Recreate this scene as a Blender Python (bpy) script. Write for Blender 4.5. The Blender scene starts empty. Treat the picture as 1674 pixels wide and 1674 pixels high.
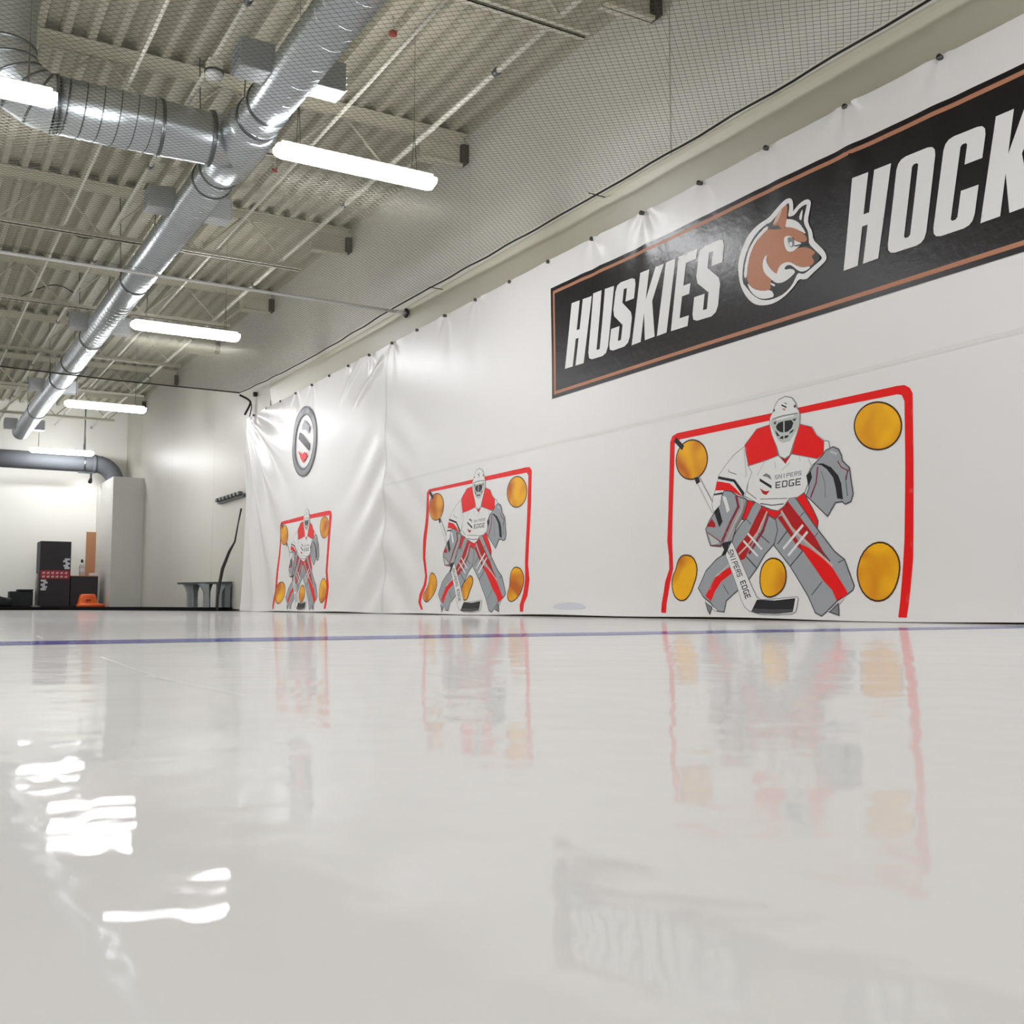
import bpy, math, random
import numpy as np
from mathutils import Vector, Matrix
from mathutils.geometry import delaunay_2d_cdt

random.seed(4)
SC = bpy.context.scene
COL = SC.collection

# ------------------------------------------------------------------ camera, world, exposure
F_PX, YAW, PITCH, CAM_H = 1740.0, math.radians(30.25), math.radians(5.015), 0.0855
cam = bpy.data.cameras.new('camera')
cam.sensor_fit = 'HORIZONTAL'
cam.sensor_width = 36.0
cam.lens = 36.0 * F_PX / 1674.0
cam.clip_start = 0.02
cam.clip_end = 200
cam.dof.use_dof = True
cam.dof.focus_distance = 6.5
cam.dof.aperture_fstop = 11.0
cam_o = bpy.data.objects.new('camera', cam)
COL.objects.link(cam_o)
cam_o.location = (0, 0, CAM_H)
cam_o.rotation_euler = (math.pi / 2 + PITCH, 0, -YAW)
SC.camera = cam_o

world = bpy.data.worlds.new('world')
SC.world = world
world.use_nodes = True
world.node_tree.nodes['Background'].inputs[0].default_value = (0.9, 0.95, 1, 1)
world.node_tree.nodes['Background'].inputs[1].default_value = 0.02

SC.view_settings.view_transform = 'Standard'
SC.view_settings.look = 'None'
SC.view_settings.gamma = 1
SC.view_settings.use_curve_mapping = False
SC.view_settings.exposure = 1.0

LAMP_L = 26.0                        # radiance of the strip light lenses
LIGHT_LEN, LIGHT_W = 1.23, 0.15
LIGHT_Z = 3.26
ROWS = [7.05, 12.40, 17.86, 23.9]
COLS = [2.81, 0.16, -2.51, -5.18]
# strip lights of the hall that stay outside the photograph (behind the camera and to its left)
for r, yy in enumerate([-3.7, 1.7] + ROWS):
    for c, xx in enumerate(COLS):
        if (r >= 2 and c == 0) or (r == 2 and c == 1):
            continue
        for tilt in (-38, 38):
            ld = bpy.data.lights.new('strip_lamp', 'AREA')
            ld.shape = 'RECTANGLE'
            ld.size, ld.size_y = LIGHT_LEN, LIGHT_W
            ld.energy = LAMP_L * math.pi * LIGHT_LEN * LIGHT_W * 0.68
            ld.color = (0.975, 0.985, 1.0)
            lo = bpy.data.objects.new('strip_lamp', ld)
            lo.location = (xx, yy + tilt * 0.0005, LIGHT_Z)
            lo.rotation_euler = (math.radians(tilt), 0, 0)
            COL.objects.link(lo)

W = 4.41                             # plane of the tarp along the right wall
CP, SP, CY, SY = math.cos(PITCH), math.sin(PITCH), math.cos(YAW), math.sin(YAW)


def wall_pt(px, py, plane=W):
    """a point of the photograph (1674 px frame) on the tarp plane -> (Y, Z)"""
    a, u = (px - 837) / F_PX, -(py - 837) / F_PX
    D = CP - u * SP
    z = SP + u * CP
    dx, dy = a * CY + D * SY, -a * SY + D * CY
    t = plane / dx
    return (t * dy, CAM_H + t * z)


# ------------------------------------------------------------------ materials
def rgb(r, g, b):
    f = lambda v: (v / 255 / 12.92) if v / 255 <= 0.04045 else ((v / 255 + 0.055) / 1.055) ** 2.4
    return (f(r), f(g), f(b), 1)


def mat(name, col, rough=0.5, metal=0.0, var=0.05, vscale=6.0, bump=0.0, bscale=40.0, spec=0.5, emit=None, estr=0, stretch=None, coat=0.0):
    m = bpy.data.materials.new(name)
    m.use_nodes = True
    nt = m.node_tree
    b = nt.nodes['Principled BSDF']
    b.inputs['Roughness'].default_value = rough
    b.inputs['Metallic'].default_value = metal
    b.inputs['Specular IOR Level'].default_value = spec
    b.inputs['Coat Weight'].default_value = coat
    tc = nt.nodes.new('ShaderNodeTexCoord')
    vec = tc.outputs['Object']
    if stretch:
        mp = nt.nodes.new('ShaderNodeMapping')
        mp.inputs['Scale'].default_value = stretch
        nt.links.new(vec, mp.inputs[0])
        vec = mp.outputs[0]
    if var > 0:
        n = nt.nodes.new('ShaderNodeTexNoise')
        n.inputs['Scale'].default_value = vscale
        n.inputs['Detail'].default_value = 4
        nt.links.new(vec, n.inputs['Vector'])
        mx = nt.nodes.new('ShaderNodeMix')
        mx.data_type = 'RGBA'
        mx.inputs['A'].default_value = tuple(max(0, c * (1 - var)) for c in col[:3]) + (1,)
        mx.inputs['B'].default_value = tuple(min(1, c * (1 + var)) for c in col[:3]) + (1,)
        nt.links.new(n.outputs['Fac'], mx.inputs['Factor'])
        nt.links.new(mx.outputs['Result'], b.inputs['Base Color'])
    else:
        b.inputs['Base Color'].default_value = col
    if bump > 0:
        n2 = nt.nodes.new('ShaderNodeTexNoise')
        n2.inputs['Scale'].default_value = bscale
        n2.inputs['Detail'].default_value = 3
        nt.links.new(vec, n2.inputs['Vector'])
        bp = nt.nodes.new('ShaderNodeBump')
        bp.inputs['Distance'].default_value = bump
        nt.links.new(n2.outputs['Fac'], bp.inputs['Height'])
        nt.links.new(bp.outputs['Normal'], b.inputs['Normal'])
    if emit:
        b.inputs['Emission Color'].default_value = emit
        b.inputs['Emission Strength'].default_value = estr
    return m


def ice_mat(name, col, refl=0.52, rough=0.03):
    m = bpy.data.materials.new(name)
    m.use_nodes = True
    nt = m.node_tree
    nt.nodes.clear()
    N = nt.nodes.new
    out, mix, dif, glo, fr, mul = N('ShaderNodeOutputMaterial'), N('ShaderNodeMixShader'), N('ShaderNodeBsdfDiffuse'), N('ShaderNodeBsdfAnisotropic'), N('ShaderNodeFresnel'), N('ShaderNodeMath')
    geo = N('ShaderNodeNewGeometry')
    n1, n2, n3, add, bp = N('ShaderNodeTexNoise'), N('ShaderNodeTexNoise'), N('ShaderNodeTexNoise'), N('ShaderNodeMath'), N('ShaderNodeBump')
    for n, s, d in ((n1, 4.5, 2.5), (n2, 22.0, 2.0), (n3, 1.3, 4.0)):
        n.inputs['Scale'].default_value = s
        n.inputs['Detail'].default_value = d
        nt.links.new(geo.outputs['Position'], n.inputs['Vector'])
    add.operation = 'MULTIPLY_ADD'
    nt.links.new(n2.outputs['Fac'], add.inputs[0])
    add.inputs[1].default_value = 0.28
    nt.links.new(n1.outputs['Fac'], add.inputs[2])
    bp.inputs['Strength'].default_value = 1.0
    bp.inputs['Distance'].default_value = 0.0022
    nt.links.new(add.outputs[0], bp.inputs['Height'])
    fr.inputs['IOR'].default_value = 1.31
    nt.links.new(bp.outputs[0], fr.inputs['Normal'])
    nt.links.new(bp.outputs[0], glo.inputs['Normal'])
    glo.inputs['Roughness'].default_value = rough
    glo.inputs['Color'].default_value = (1, 1, 1, 1)
    mul.operation = 'MULTIPLY'
    mul.inputs[1].default_value = refl
    nt.links.new(fr.outputs[0], mul.inputs[0])
    mx = N('ShaderNodeMix')
    mx.data_type = 'RGBA'
    mx.inputs['A'].default_value = tuple(c * 0.95 for c in col[:3]) + (1,)
    mx.inputs['B'].default_value = tuple(min(1, c * 1.04) for c in col[:3]) + (1,)
    nt.links.new(n3.outputs['Fac'], mx.inputs['Factor'])
    nt.links.new(mx.outputs['Result'], dif.inputs['Color'])
    nt.links.new(mul.outputs[0], mix.inputs[0])
    nt.links.new(dif.outputs[0], mix.inputs[1])
    nt.links.new(glo.outputs[0], mix.inputs[2])
    nt.links.new(mix.outputs[0], out.inputs[0])
    return m


M = {}
M['ice'] = ice_mat('ice', (0.755, 0.742, 0.738, 1))
M['ice_blue'] = ice_mat('ice_blue', rgb(108, 112, 178))
M['scratch'] = ice_mat('ice_scratch', (0.93, 0.93, 0.92, 1), refl=0.2, rough=0.3)
M['deck'] = mat('deck_paint', rgb(176, 172, 154), 0.55, 0, 0.05, 3)
M['joist'] = mat('joist_paint', rgb(198, 194, 176), 0.5, 0, 0.05, 5)
M['joist_end_shade'] = mat('bearing_shade_paint', rgb(74, 71, 62), 0.8)  # shade at the joist ends, put in as a dark colour
M['panel'] = mat('wall_panel_paint', rgb(206, 203, 193), 0.42, 0.0, 0.02, 2, 0.0006, 3.0, 0.6)
M['lower_wall'] = mat('lower_wall_paint', rgb(196, 192, 174), 0.4, 0, 0.02, 2)
M['wall'] = mat('far_wall_paint', rgb(238, 237, 230), 0.5, 0, 0.02, 1.5)
M['chase'] = mat('chase_paint', rgb(205, 204, 198), 0.5, 0, 0.02, 1.5)
M['galv'] = mat('galvanised_steel', rgb(188, 194, 198), 0.30, 1.0, 0.08, 9, 0.0002, 30)
M['galv_dark'] = mat('duct_band_steel', rgb(105, 110, 112), 0.35, 1.0, 0.08, 9)
M['register'] = mat('register_steel', rgb(165, 168, 170), 0.45, 0.6, 0.06, 9)
M['pipe_grey'] = mat('grey_pipe_plastic', rgb(100, 103, 108), 0.65, 0, 0.04, 3, spec=0.3)
M['pole'] = mat('pole_steel', rgb(222, 222, 220), 0.35, 0.1, 0.05, 8)
M['conduit'] = mat('conduit_paint', rgb(214, 211, 198), 0.45, 0, 0.04, 6)
M['net'] = mat('net_twine', rgb(84, 82, 70), 0.8, 0, 0.1, 40)
M['rope'] = mat('dark_rope', rgb(38, 37, 34), 0.8, 0, 0.2, 60)
M['cable'] = mat('black_cable', rgb(35, 35, 35), 0.6)
M['steel_wire'] = mat('steel_wire', rgb(110, 110, 108), 0.4, 0.8, 0)
M['lens'] = mat('light_lens', (1, 1, 1, 1), 0.4, 0, 0, emit=(0.975, 0.985, 1.0, 1), estr=LAMP_L)
M['housing'] = mat('light_housing', rgb(225, 225, 222), 0.4, 0, 0.02)
M['tarp'] = mat('white_vinyl', rgb(234, 232, 231), 0.34, 0, 0.012, 1.2, 0.0012, 7.0, 0.42)
M['seam'] = mat('vinyl_seam', rgb(226, 225, 222), 0.35, 0, 0.01)
M['grommet'] = mat('grommet_metal', rgb(92, 92, 90), 0.35, 0.8, 0.1, 60)
M['rubber'] = mat('black_rubber', rgb(20, 18, 19), 0.9, 0, 0.15, 20, 0.001, 60, spec=0.1)
M['base_dark'] = mat('base_dark', rgb(120, 100, 70), 0.7)


def ink(name, r, g, b, rough=0.36, var=0.03, spec=0.2, bump=0.0):
    M[name] = mat('ink_' + name, rgb(r, g, b), rough, 0, var, 5, bump, 24, spec)


ink('red', 240, 0, 0)
ink('darkred', 186, 14, 20)
ink('maroon', 140, 42, 60)
ink('grey', 160, 164, 169)
ink('lightgrey', 196, 200, 196)
ink('midgrey', 128, 130, 134)
ink('line', 74, 72, 76)
ink('black', 32, 30, 33)
ink('white', 234, 233, 232)
ink('beige', 214, 184, 174)
ink('bannerblack', 27, 23, 25, 0.28, 0.08, 0.40, 0.0014)
ink('orangeline', 186, 130, 102)
ink('tan', 186, 126, 96)
ink('bluestain', 214, 213, 225)
ink('browndark', 70, 38, 8)


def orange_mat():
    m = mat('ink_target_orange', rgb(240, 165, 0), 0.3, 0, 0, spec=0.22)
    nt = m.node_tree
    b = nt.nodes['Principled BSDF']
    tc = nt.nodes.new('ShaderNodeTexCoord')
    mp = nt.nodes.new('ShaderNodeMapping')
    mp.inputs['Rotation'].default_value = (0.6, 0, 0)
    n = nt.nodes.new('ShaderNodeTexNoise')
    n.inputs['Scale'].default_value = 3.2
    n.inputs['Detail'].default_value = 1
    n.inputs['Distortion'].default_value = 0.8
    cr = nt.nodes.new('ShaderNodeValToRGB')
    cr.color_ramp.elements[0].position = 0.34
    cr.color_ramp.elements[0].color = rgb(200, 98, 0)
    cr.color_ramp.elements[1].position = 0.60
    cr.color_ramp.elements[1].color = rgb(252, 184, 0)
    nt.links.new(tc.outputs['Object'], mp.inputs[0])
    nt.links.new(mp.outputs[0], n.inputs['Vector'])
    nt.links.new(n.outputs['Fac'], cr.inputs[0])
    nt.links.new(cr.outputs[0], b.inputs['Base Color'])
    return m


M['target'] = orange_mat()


# ------------------------------------------------------------------ object helpers
def wloc(o):
    v = Vector((0, 0, 0))
    while o is not None:
        v += o.location
        o = o.parent
    return v


def tag(o, label=None, cat=None, group=None, kind=None):
    if label: o['label'] = label
    if cat: o['category'] = cat
    if group: o['group'] = group
    if kind: o['kind'] = kind
    return o


def empty(name, loc, label=None, cat=None, group=None, kind=None):
    o = bpy.data.objects.new(name, None)
    o.empty_display_size = 0.1
    o.location = loc
    COL.objects.link(o)
    return tag(o, label, cat, group, kind)


def mesh(name, V, F, mats, parent=None, smooth=False, idx=None, loc=None):
    """V in world coordinates; parents carry location only"""
    off = wloc(parent) if parent else Vector(loc or (0, 0, 0))
    V = np.asarray(V, float) - np.array(off)
    me = bpy.data.meshes.new(name)
    me.from_pydata(V.tolist(), [], [tuple(int(i) for i in f) for f in F])
    for m in (mats if isinstance(mats, (list, tuple)) else [mats]):
        me.materials.append(m)
    if idx is not None:
        me.polygons.foreach_set('material_index', np.asarray(idx, np.int32))
    me.polygons.foreach_set('use_smooth', [bool(smooth)] * len(me.polygons))
    me.update()
    o = bpy.data.objects.new(name, me)
    COL.objects.link(o)
    if parent:
        o.parent = parent
    elif loc:
        o.location = loc
    return o


class MB:
    def __init__(self):
        self.V, self.F = [], []

    def add(self, V, F):
        k = len(self.V)
        self.V += [tuple(v) for v in V]
        self.F += [tuple(i + k for i in f) for f in F]
        return self

    def box(self, a, b, bev=0.0):
        x0, y0, z0 = a
        x1, y1, z1 = b
        if bev <= 0:
            V = [(x0, y0, z0), (x1, y0, z0), (x1, y1, z0), (x0, y1, z0), (x0, y0, z1), (x1, y0, z1), (x1, y1, z1), (x0, y1, z1)]
            F = [(0, 3, 2, 1), (4, 5, 6, 7), (0, 1, 5, 4), (1, 2, 6, 5), (2, 3, 7, 6), (3, 0, 4, 7)]
            return self.add(V, F)
        e = bev
        ring = lambda z, i: [(x0 + i, y0 + e, z), (x0 + e, y0 + i, z), (x1 - e, y0 + i, z), (x1 - i, y0 + e, z), (x1 - i, y1 - e, z), (x1 - e, y1 - i, z), (x0 + e, y1 - i, z), (x0 + i, y1 - e, z)]
        rs = [ring(z0, e), ring(z0 + e, 0), ring(z1 - e, 0), ring(z1, e)]
        V = [p for r in rs for p in r]
        F = [tuple(range(7, -1, -1)), tuple(range(24, 32))]
        for k in range(3):
            for i in range(8):
                j = (i + 1) % 8
                F.append((k * 8 + i, k * 8 + j, (k + 1) * 8 + j, (k + 1) * 8 + i))
        return self.add(V, F)

    def tube(self, pts, r, n=8, caps=True, radii=None):
        pts = [Vector(p) for p in pts]
        k0 = len(self.V)
        up = None
        for i, p in enumerate(pts):
            t = (pts[min(i + 1, len(pts) - 1)] - pts[max(i - 1, 0)]).normalized()
            if up is None:
                ref = Vector((0, 0, 1)) if abs(t.z) < 0.9 else Vector((1, 0, 0))
                up = (ref - t * ref.dot(t)).normalized()
            else:
                up = (up - t * up.dot(t)).normalized()
            s = t.cross(up)
            rr = radii[i] if radii else r
            for q in range(n):
                a = 2 * math.pi * q / n
                self.V.append(tuple(p + (up * math.cos(a) + s * math.sin(a)) * rr))
        for i in range(len(pts) - 1):
            for q in range(n):
                w = (q + 1) % n
                self.F.append((k0 + i * n + q, k0 + (i + 1) * n + q, k0 + (i + 1) * n + w, k0 + i * n + w))
        if caps:
            self.F.append(tuple(k0 + q for q in range(n)))
            self.F.append(tuple(k0 + (len(pts) - 1) * n + q for q in range(n - 1, -1, -1)))
        return self

    def build(self, name, m, parent=None, smooth=False, loc=None):
        return mesh(name, self.V, self.F, m, parent, smooth, loc=loc)


def box(name, a, b, m, parent=None, bev=0.0, loc=None):
    return MB().box(a, b, bev).build(name, m, parent, loc=loc)


def tube(name, pts, r, m, parent=None, n=8, loc=None, radii=None):
    if radii is None and 3 < len(pts) < 12:
        for _ in range(3):
            P = [Vector(p) for p in pts]
            pts = [P[0]] + [q for a, b in zip(P[:-1], P[1:]) for q in (a * 0.75 + b * 0.25, a * 0.25 + b * 0.75)] + [P[-1]]
    return MB().tube(pts, r, n, radii=radii).build(name, m, parent, True, loc)


def copy_tree(root, loc, label=None, group=None):
    c = root.copy()
    COL.objects.link(c)
    c.location = loc
    if label: c['label'] = label
    if group: c['group'] = group
    for ch in root.children:
        d = ch.copy()
        COL.objects.link(d)
        d.parent = c
        for g in ch.children:
            e = g.copy()
            COL.objects.link(e)
            e.parent = d
    return c


# ------------------------------------------------------------------ the setting
X0, X1, Y0, Y1, ZC = -7.0, 4.50, -5.5, 25.0, 4.46
floor = mesh('floor', [(X0, Y0, 0), (X1 + 0.2, Y0, 0), (X1 + 0.2, Y1 + 0.1, 0), (X0, Y1 + 0.1, 0)], [(0, 1, 2, 3)], M['ice'])
tag(floor, 'glossy white ice sheet', None, None, 'structure')


def strip(name, a, b, wa, wb, z, m):
    a, b = Vector(a), Vector(b)
    d = (b - a).normalized()
    n = Vector((-d.y, d.x))
    V = [(a + n * wa)[:] + (z,), (a - n * wa)[:] + (z,), (b - n * wb)[:] + (z,), (b + n * wb)[:] + (z,)]
    return mesh(name, V, [(0, 1, 2, 3)], m, floor)


bl = mesh('blue_line', [(x, 2.66 + e * 0.13, 0.0006) for x in np.linspace(X0, 4.36, 40) for e in (-1, 1)],
          [(2 * i, 2 * i + 2, 2 * i + 3, 2 * i + 1) for i in range(39)], M['ice_blue'], floor)
bl['label'] = 'thin blue line painted across the ice'
for a, b, w in (((0.305, 1.865), (0.277, 1.29), 0.0012), ((0.275, 1.353), (0.295, 1.007), 0.0012), ((0.594, 1.235), (0.572, 0.977), 0.0009), ((0.948, 1.104), (0.878, 0.799), 0.0010), ((0.571, 0.666), (0.565, 0.551), 0.0007), ((0.36, 3.248), (0.343, 2.949), 0.002), ((0.638, 2.105), (0.672, 1.725), 0.001)):
    strip('scratch', a, b, w, w * 0.4, 0.0008, M['scratch'])

# corrugated roof deck (flutes run along the hall)
per, prof = 0.185, []
nx = int((X1 + 0.2 - X0) / per) + 1
for i in range(nx):
    x = X0 + i * per
    prof += [(x, ZC), (x + 0.055, ZC), (x + 0.075, ZC + 0.07), (x + 0.165, ZC + 0.07)]
V = [(x, y, z) for y in (Y0, Y1 + 0.1) for x, z in prof]
n = len(prof)
ceil = mesh('ceiling', V, [(i, i + 1, n + i + 1, n + i) for i in range(n - 1)], M['deck'])
tag(ceil, 'pale corrugated metal roof deck', None, None, 'structure')

box('wall_left', (X0 - 0.1, Y0, 0), (X0, Y1, ZC + 0.1), M['wall'])['kind'] = 'structure'
box('wall_back', (X0, Y0 - 0.1, 0), (X1, Y0, ZC + 0.1), M['wall'])['kind'] = 'structure'
box('wall_far', (X0, Y1, 0), (X1 + 0.2, Y1 + 0.1, ZC + 0.1), M['wall'])['kind'] = 'structure'
wr = box('wall_right', (X1 + 0.06, Y0, 0), (X1 + 0.2, Y1, ZC + 0.1), M['lower_wall'])
wr['kind'] = 'structure'
ys = [Y0, -0.4, 2.6, 5.55, 8.5, 11.45, 14.45, 17.42, 20.4, 23.4, Y1]
for a, b in zip(ys[:-1], ys[1:]):
    zb = 0.03 if a > 14 else 3.17
    MB().box((X1, a + 0.004, zb), (X1 + 0.06, b - 0.004, ZC + 0.06), 0.002).build('panel', M['panel'], wr)
# sloping trim under the upper panels, down to the top of the tarp
V = []
for y in (Y0, 14.45):
    V += [(X1, y, 3.168), (X1 - 0.012, y, 3.15), (X1 - 0.012, y, 3.12), (X1 + 0.035, y, 2.72), (X1 + 0.06, y, 2.72), (X1 + 0.06, y, 3.168)]
t1 = mesh('trim_1', V, [(i, (i + 1) % 6, 6 + (i + 1) % 6, 6 + i) for i in range(6)] + [(5, 4, 3, 2, 1, 0), (6, 7, 8, 9, 10, 11)], M['lower_wall'])
tag(t1, 'cream sloping trim above the white tarp', None, None, 'structure')
box('baseboard_right', (X1 - 0.03, Y0, 0.0), (X1 + 0.06, 15.3, 0.07), M['base_dark'])['kind'] = 'structure'
ch = box('trim_2', (3.89, 22.99, 0), (X1, Y1, 2.74), M['chase'])
tag(ch, 'grey boxed column in the far right corner', None, None, 'structure')
rub = MB()
out = [(4.47, 16.05), (3.9, 17.6), (3.3, 19.2), (2.6, 20.6), (X0 + 0.02, 20.9), (X0 + 0.02, Y1 - 0.01), (4.47, Y1 - 0.01)]
k = len(out)
rub.add([(x, y, 0.002) for x, y in out] + [(x, y, 0.056) for x, y in out], [tuple(range(k - 1, -1, -1)), tuple(range(k, 2 * k))] + [(i, (i + 1) % k, k + (i + 1) % k, k + i) for i in range(k)])
tag(rub.build('rubber_flooring', M['rubber']), 'black rubber flooring at the far end of the ice', 'flooring')

# ------------------------------------------------------------------ roof joists
JY = [2.78, 5.68, 8.57, 11.48, 14.40, 17.25, 20.15, 23.10]
JN = ['open web roof joist just above the camera end of the hall', 'open web roof joist nearest the top right of the photo', 'open web roof joist over the near round duct branch',
      'open web roof joist second behind the near strip light', 'open web roof joist above the second strip light',
      'open web roof joist third from the far wall', 'open web roof joist second from the far wall', 'open web roof joist nearest the far wall']


def joist(y, label):
    r = empty('roof_joist', (4.45, y, 4.40), label, 'roof joist', 'open web roof joists')
    a = MB()
    for s in (-1, 1):
        a.box((X0 + 0.02, y + s * 0.012, 4.448), (4.46, y + s * 0.10, 4.456))
        a.box((X0 + 0.02, y + s * 0.012, 4.375), (4.46, y + s * 0.02, 4.45))
    a.build('top_chord', M['joist'], r)
    a = MB()
    for s in (-1, 1):
        a.box((X0 + 0.02, y + s * 0.012, 3.90), (3.89, y + s * 0.05, 3.907))
        a.box((X0 + 0.02, y + s * 0.012, 3.90), (3.89, y + s * 0.018, 3.945))
    a.build('bottom_chord', M['joist'], r)
    x, up = 3.75, True
    seg = MB().tube([(3.75, y, 3.92), (4.30, y, 4.43)], 0.012, 6)
    seg.build('web_bar', M['joist'], r)
    pair = [MB().tube([(3.75, y, 3.925), (3.25, y, 4.43)], 0.012, 6).build('web_bar', M['joist'], r, True),
            MB().tube([(3.25, y, 4.43), (2.75, y, 3.925)], 0.012, 6).build('web_bar', M['joist'], r, True)]
    for k in range(1, 10):
        for p in pair:
            c = p.copy()
            c.location = (-k * 1.0, 0, 0)
            COL.objects.link(c)
    MB().box((4.02, y - 0.05, 4.16), (4.44, y + 0.05, 4.19)).box((4.02, y - 0.004, 4.16), (4.44, y + 0.004, 4.40)).build('bearing_seat', M['joist'], r)
    box('bearing_shade', (4.43, y - 0.06, 4.20), (4.497, y + 0.06, 4.372), M['joist_end_shade'], r)['label'] = 'dark painted shade where the joist meets the wall'  # dark box painted in for the shade at the joist end
    return r


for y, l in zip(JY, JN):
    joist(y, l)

# conduits lying on the bottom chords
for x, r, lab in ((3.66, 0.022, 'white conduit along the ceiling nearest the right wall'), (2.92, 0.016, 'white conduit along the ceiling just right of the big duct'),
                  (1.83, 0.02, 'white conduit along the ceiling just left of the big duct'), (1.38, 0.014, 'leftmost thin white conduit along the ceiling')):
    y0, y1 = (2.0, 24.6) if x != 1.83 else (5.0, 24.6)
    c = MB().tube([(x, y0, 3.965), (x, y1, 3.965)], r, 8).build('conduit', M['conduit'], None, True, loc=(x, y0, 3.965))
    tag(c, lab, 'conduit', 'ceiling conduits')
    if r > 0.017:
        for yy in np.arange(y0 + 1.5, y1, 3.0):
            MB().tube([(x, yy - 0.03, 3.965), (x, yy + 0.03, 3.965)], r + 0.007, 8).build('coupling', M['galv_dark'], c, True)


def lathe(mb, c, prof, n=20):
    """profile of (r, z) round a vertical axis through c"""
    V = [(c[0] + r * math.cos(2 * math.pi * q / n), c[1] + r * math.sin(2 * math.pi * q / n), c[2] + z) for r, z in prof for q in range(n)]
    F = [(i * n + q, i * n + (q + 1) % n, (i + 1) * n + (q + 1) % n, (i + 1) * n + q) for i in range(len(prof) - 1) for q in range(n)]
    F += [tuple(range(n - 1, -1, -1)), tuple(range((len(prof) - 1) * n, len(prof) * n))]
    return mb.add(V, F)


sd = empty('ceiling_sensor', (1.83, 7.34, 3.95), 'small white round sensor hanging from the ceiling left of the duct', 'sensor')
lathe(MB(), (1.83, 7.34, 3.80), [(0.03, 0), (0.055, 0.012), (0.062, 0.03), (0.062, 0.055)]).build('sensor_body', M['housing'], sd, True)
lathe(MB(), (1.83, 7.34, 3.855), [(0.07, 0), (0.07, 0.012)]).build('mounting_ring', M['galv_dark'], sd)
box('junction_box', (1.78, 7.29, 3.867), (1.88, 7.39, 3.944), M['conduit'], sd, 0.006)

M['red_cap'] = mat('red_cap', rgb(150, 62, 48), 0.5)
for x, y, lab in ((3.06, 7.01, 'small red ceiling fitting nearest the top of the photo'), (3.08, 9.90, 'small red ceiling fitting beside the near strip light'), (3.075, 12.70, 'small red ceiling fitting right of the duct past the pole')):
    s = empty('ceiling_fitting', (x, y, 4.45), lab, 'fitting', 'red ceiling fittings')
    tube('drop_rod', [(x, y, 4.47), (x, y, 4.36)], 0.008, M['conduit'], s)
    lathe(MB(), (x, y, 4.31), [(0.012, 0), (0.032, 0.01), (0.032, 0.035), (0.014, 0.05)], 10).build('cap', M['red_cap'], s, True)
for pts, lab in (([(0.3, 12.8, 4.40), (0.9, 12.75, 4.30), (1.55, 12.6, 4.28), (1.75, 12.6, 4.22), (2.0, 12.6, 4.32), (2.35, 12.6, 4.28), (2.8, 12.6, 4.42)], 'black cable drooping below the roof deck above the long pole'),
                 ([(1.30, 15.0, 4.10), (1.5, 14.9, 4.22), (1.72, 14.7, 4.27), (1.92, 14.5, 4.10)], 'short black cable looped under the roof deck left of the duct')):
    tag(tube('ceiling_cable', pts, 0.007, M['cable'], None, 6, loc=pts[0]), lab, 'cable')

# ------------------------------------------------------------------ main spiral duct with branch
DX, DZ, DR = 2.15, 3.585, 0.157
duct = empty('spiral_duct', (DX, 14, DZ), 'long shiny round metal duct running the length of the ceiling', 'duct')
DY0, DY1 = 2.0, 23.4


def cyl_y(mb, x, z, r, y0, y1, n=32, ny=1):
    mb.tube([(x, y0 + (y1 - y0) * i / ny, z) for i in range(ny + 1)], r, n)
    return mb


mb = MB()
mb.tube([(DX, DY0, DZ), (DX, DY1, DZ)], DR, 40)
sh = mb.build('duct_shell', M['galv'], duct, True)
mb = MB()
pts = [(DX + (DR + 0.001) * math.cos(a), DY0 + a / (2 * math.pi) * 0.14, DZ + (DR + 0.001) * math.sin(a)) for a in np.arange(0, (DY1 - DY0) / 0.14 * 2 * math.pi, math.pi / 10)]
mb.tube(pts, 0.0035, 4)
mb.build('spiral_seam', M['galv'], duct, True)
lathe_pts = [(DR + 0.006, 0.0), (DR + 0.006, 0.05)]
mb = MB()
mb.tube([(DX, DY1 - 0.05, DZ), (DX, DY1 + 0.01, DZ), (DX, DY1 + 0.05, DZ)], DR, 32, radii=[DR + 0.006, DR + 0.006, DR * 0.8])
mb.build('end_cap', M['galv'], duct, True)
for y in (7.05, 7.30, 8.36, 8.60, 11.75, 14.6, 16.3, 17.6, 20.6):
    cyl_y(MB(), DX, DZ, DR + 0.012, y - 0.012, y + 0.012, 32).build('band', M['galv_dark'], duct, True)
for y in (4.6, 8.34, 11.75, 14.6, 17.6, 20.6):
    for s in (-1, 1):
        tube('hanger_wire', [(DX + s * DR, y, DZ), (DX + s * (DR + 0.03), y, ZC)], 0.005, M['steel_wire'], duct, 5)
for y in (6.62, 9.41, 14.05, 18.5, 22.75):
    for s in (-1, 1):
        mb = MB()
        xa, xb = sorted((DX + s * 0.13, DX + s * 0.36))
        mb.box((xa, y - 0.10, DZ - 0.05), (xb, y + 0.10, DZ + 0.15), 0.006)
        rg = mb.build('register_box', M['register'], duct)
        xf = DX + s * 0.361
        mb = MB()
        for kk in range(4):
            mb.box((min(xf, xf + s * 0.012), y - 0.09, DZ - 0.035 + kk * 0.045), (max(xf, xf + s * 0.012), y + 0.09, DZ - 0.026 + kk * 0.045))
        mb.build('register_louvre', M['register'], rg)

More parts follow.
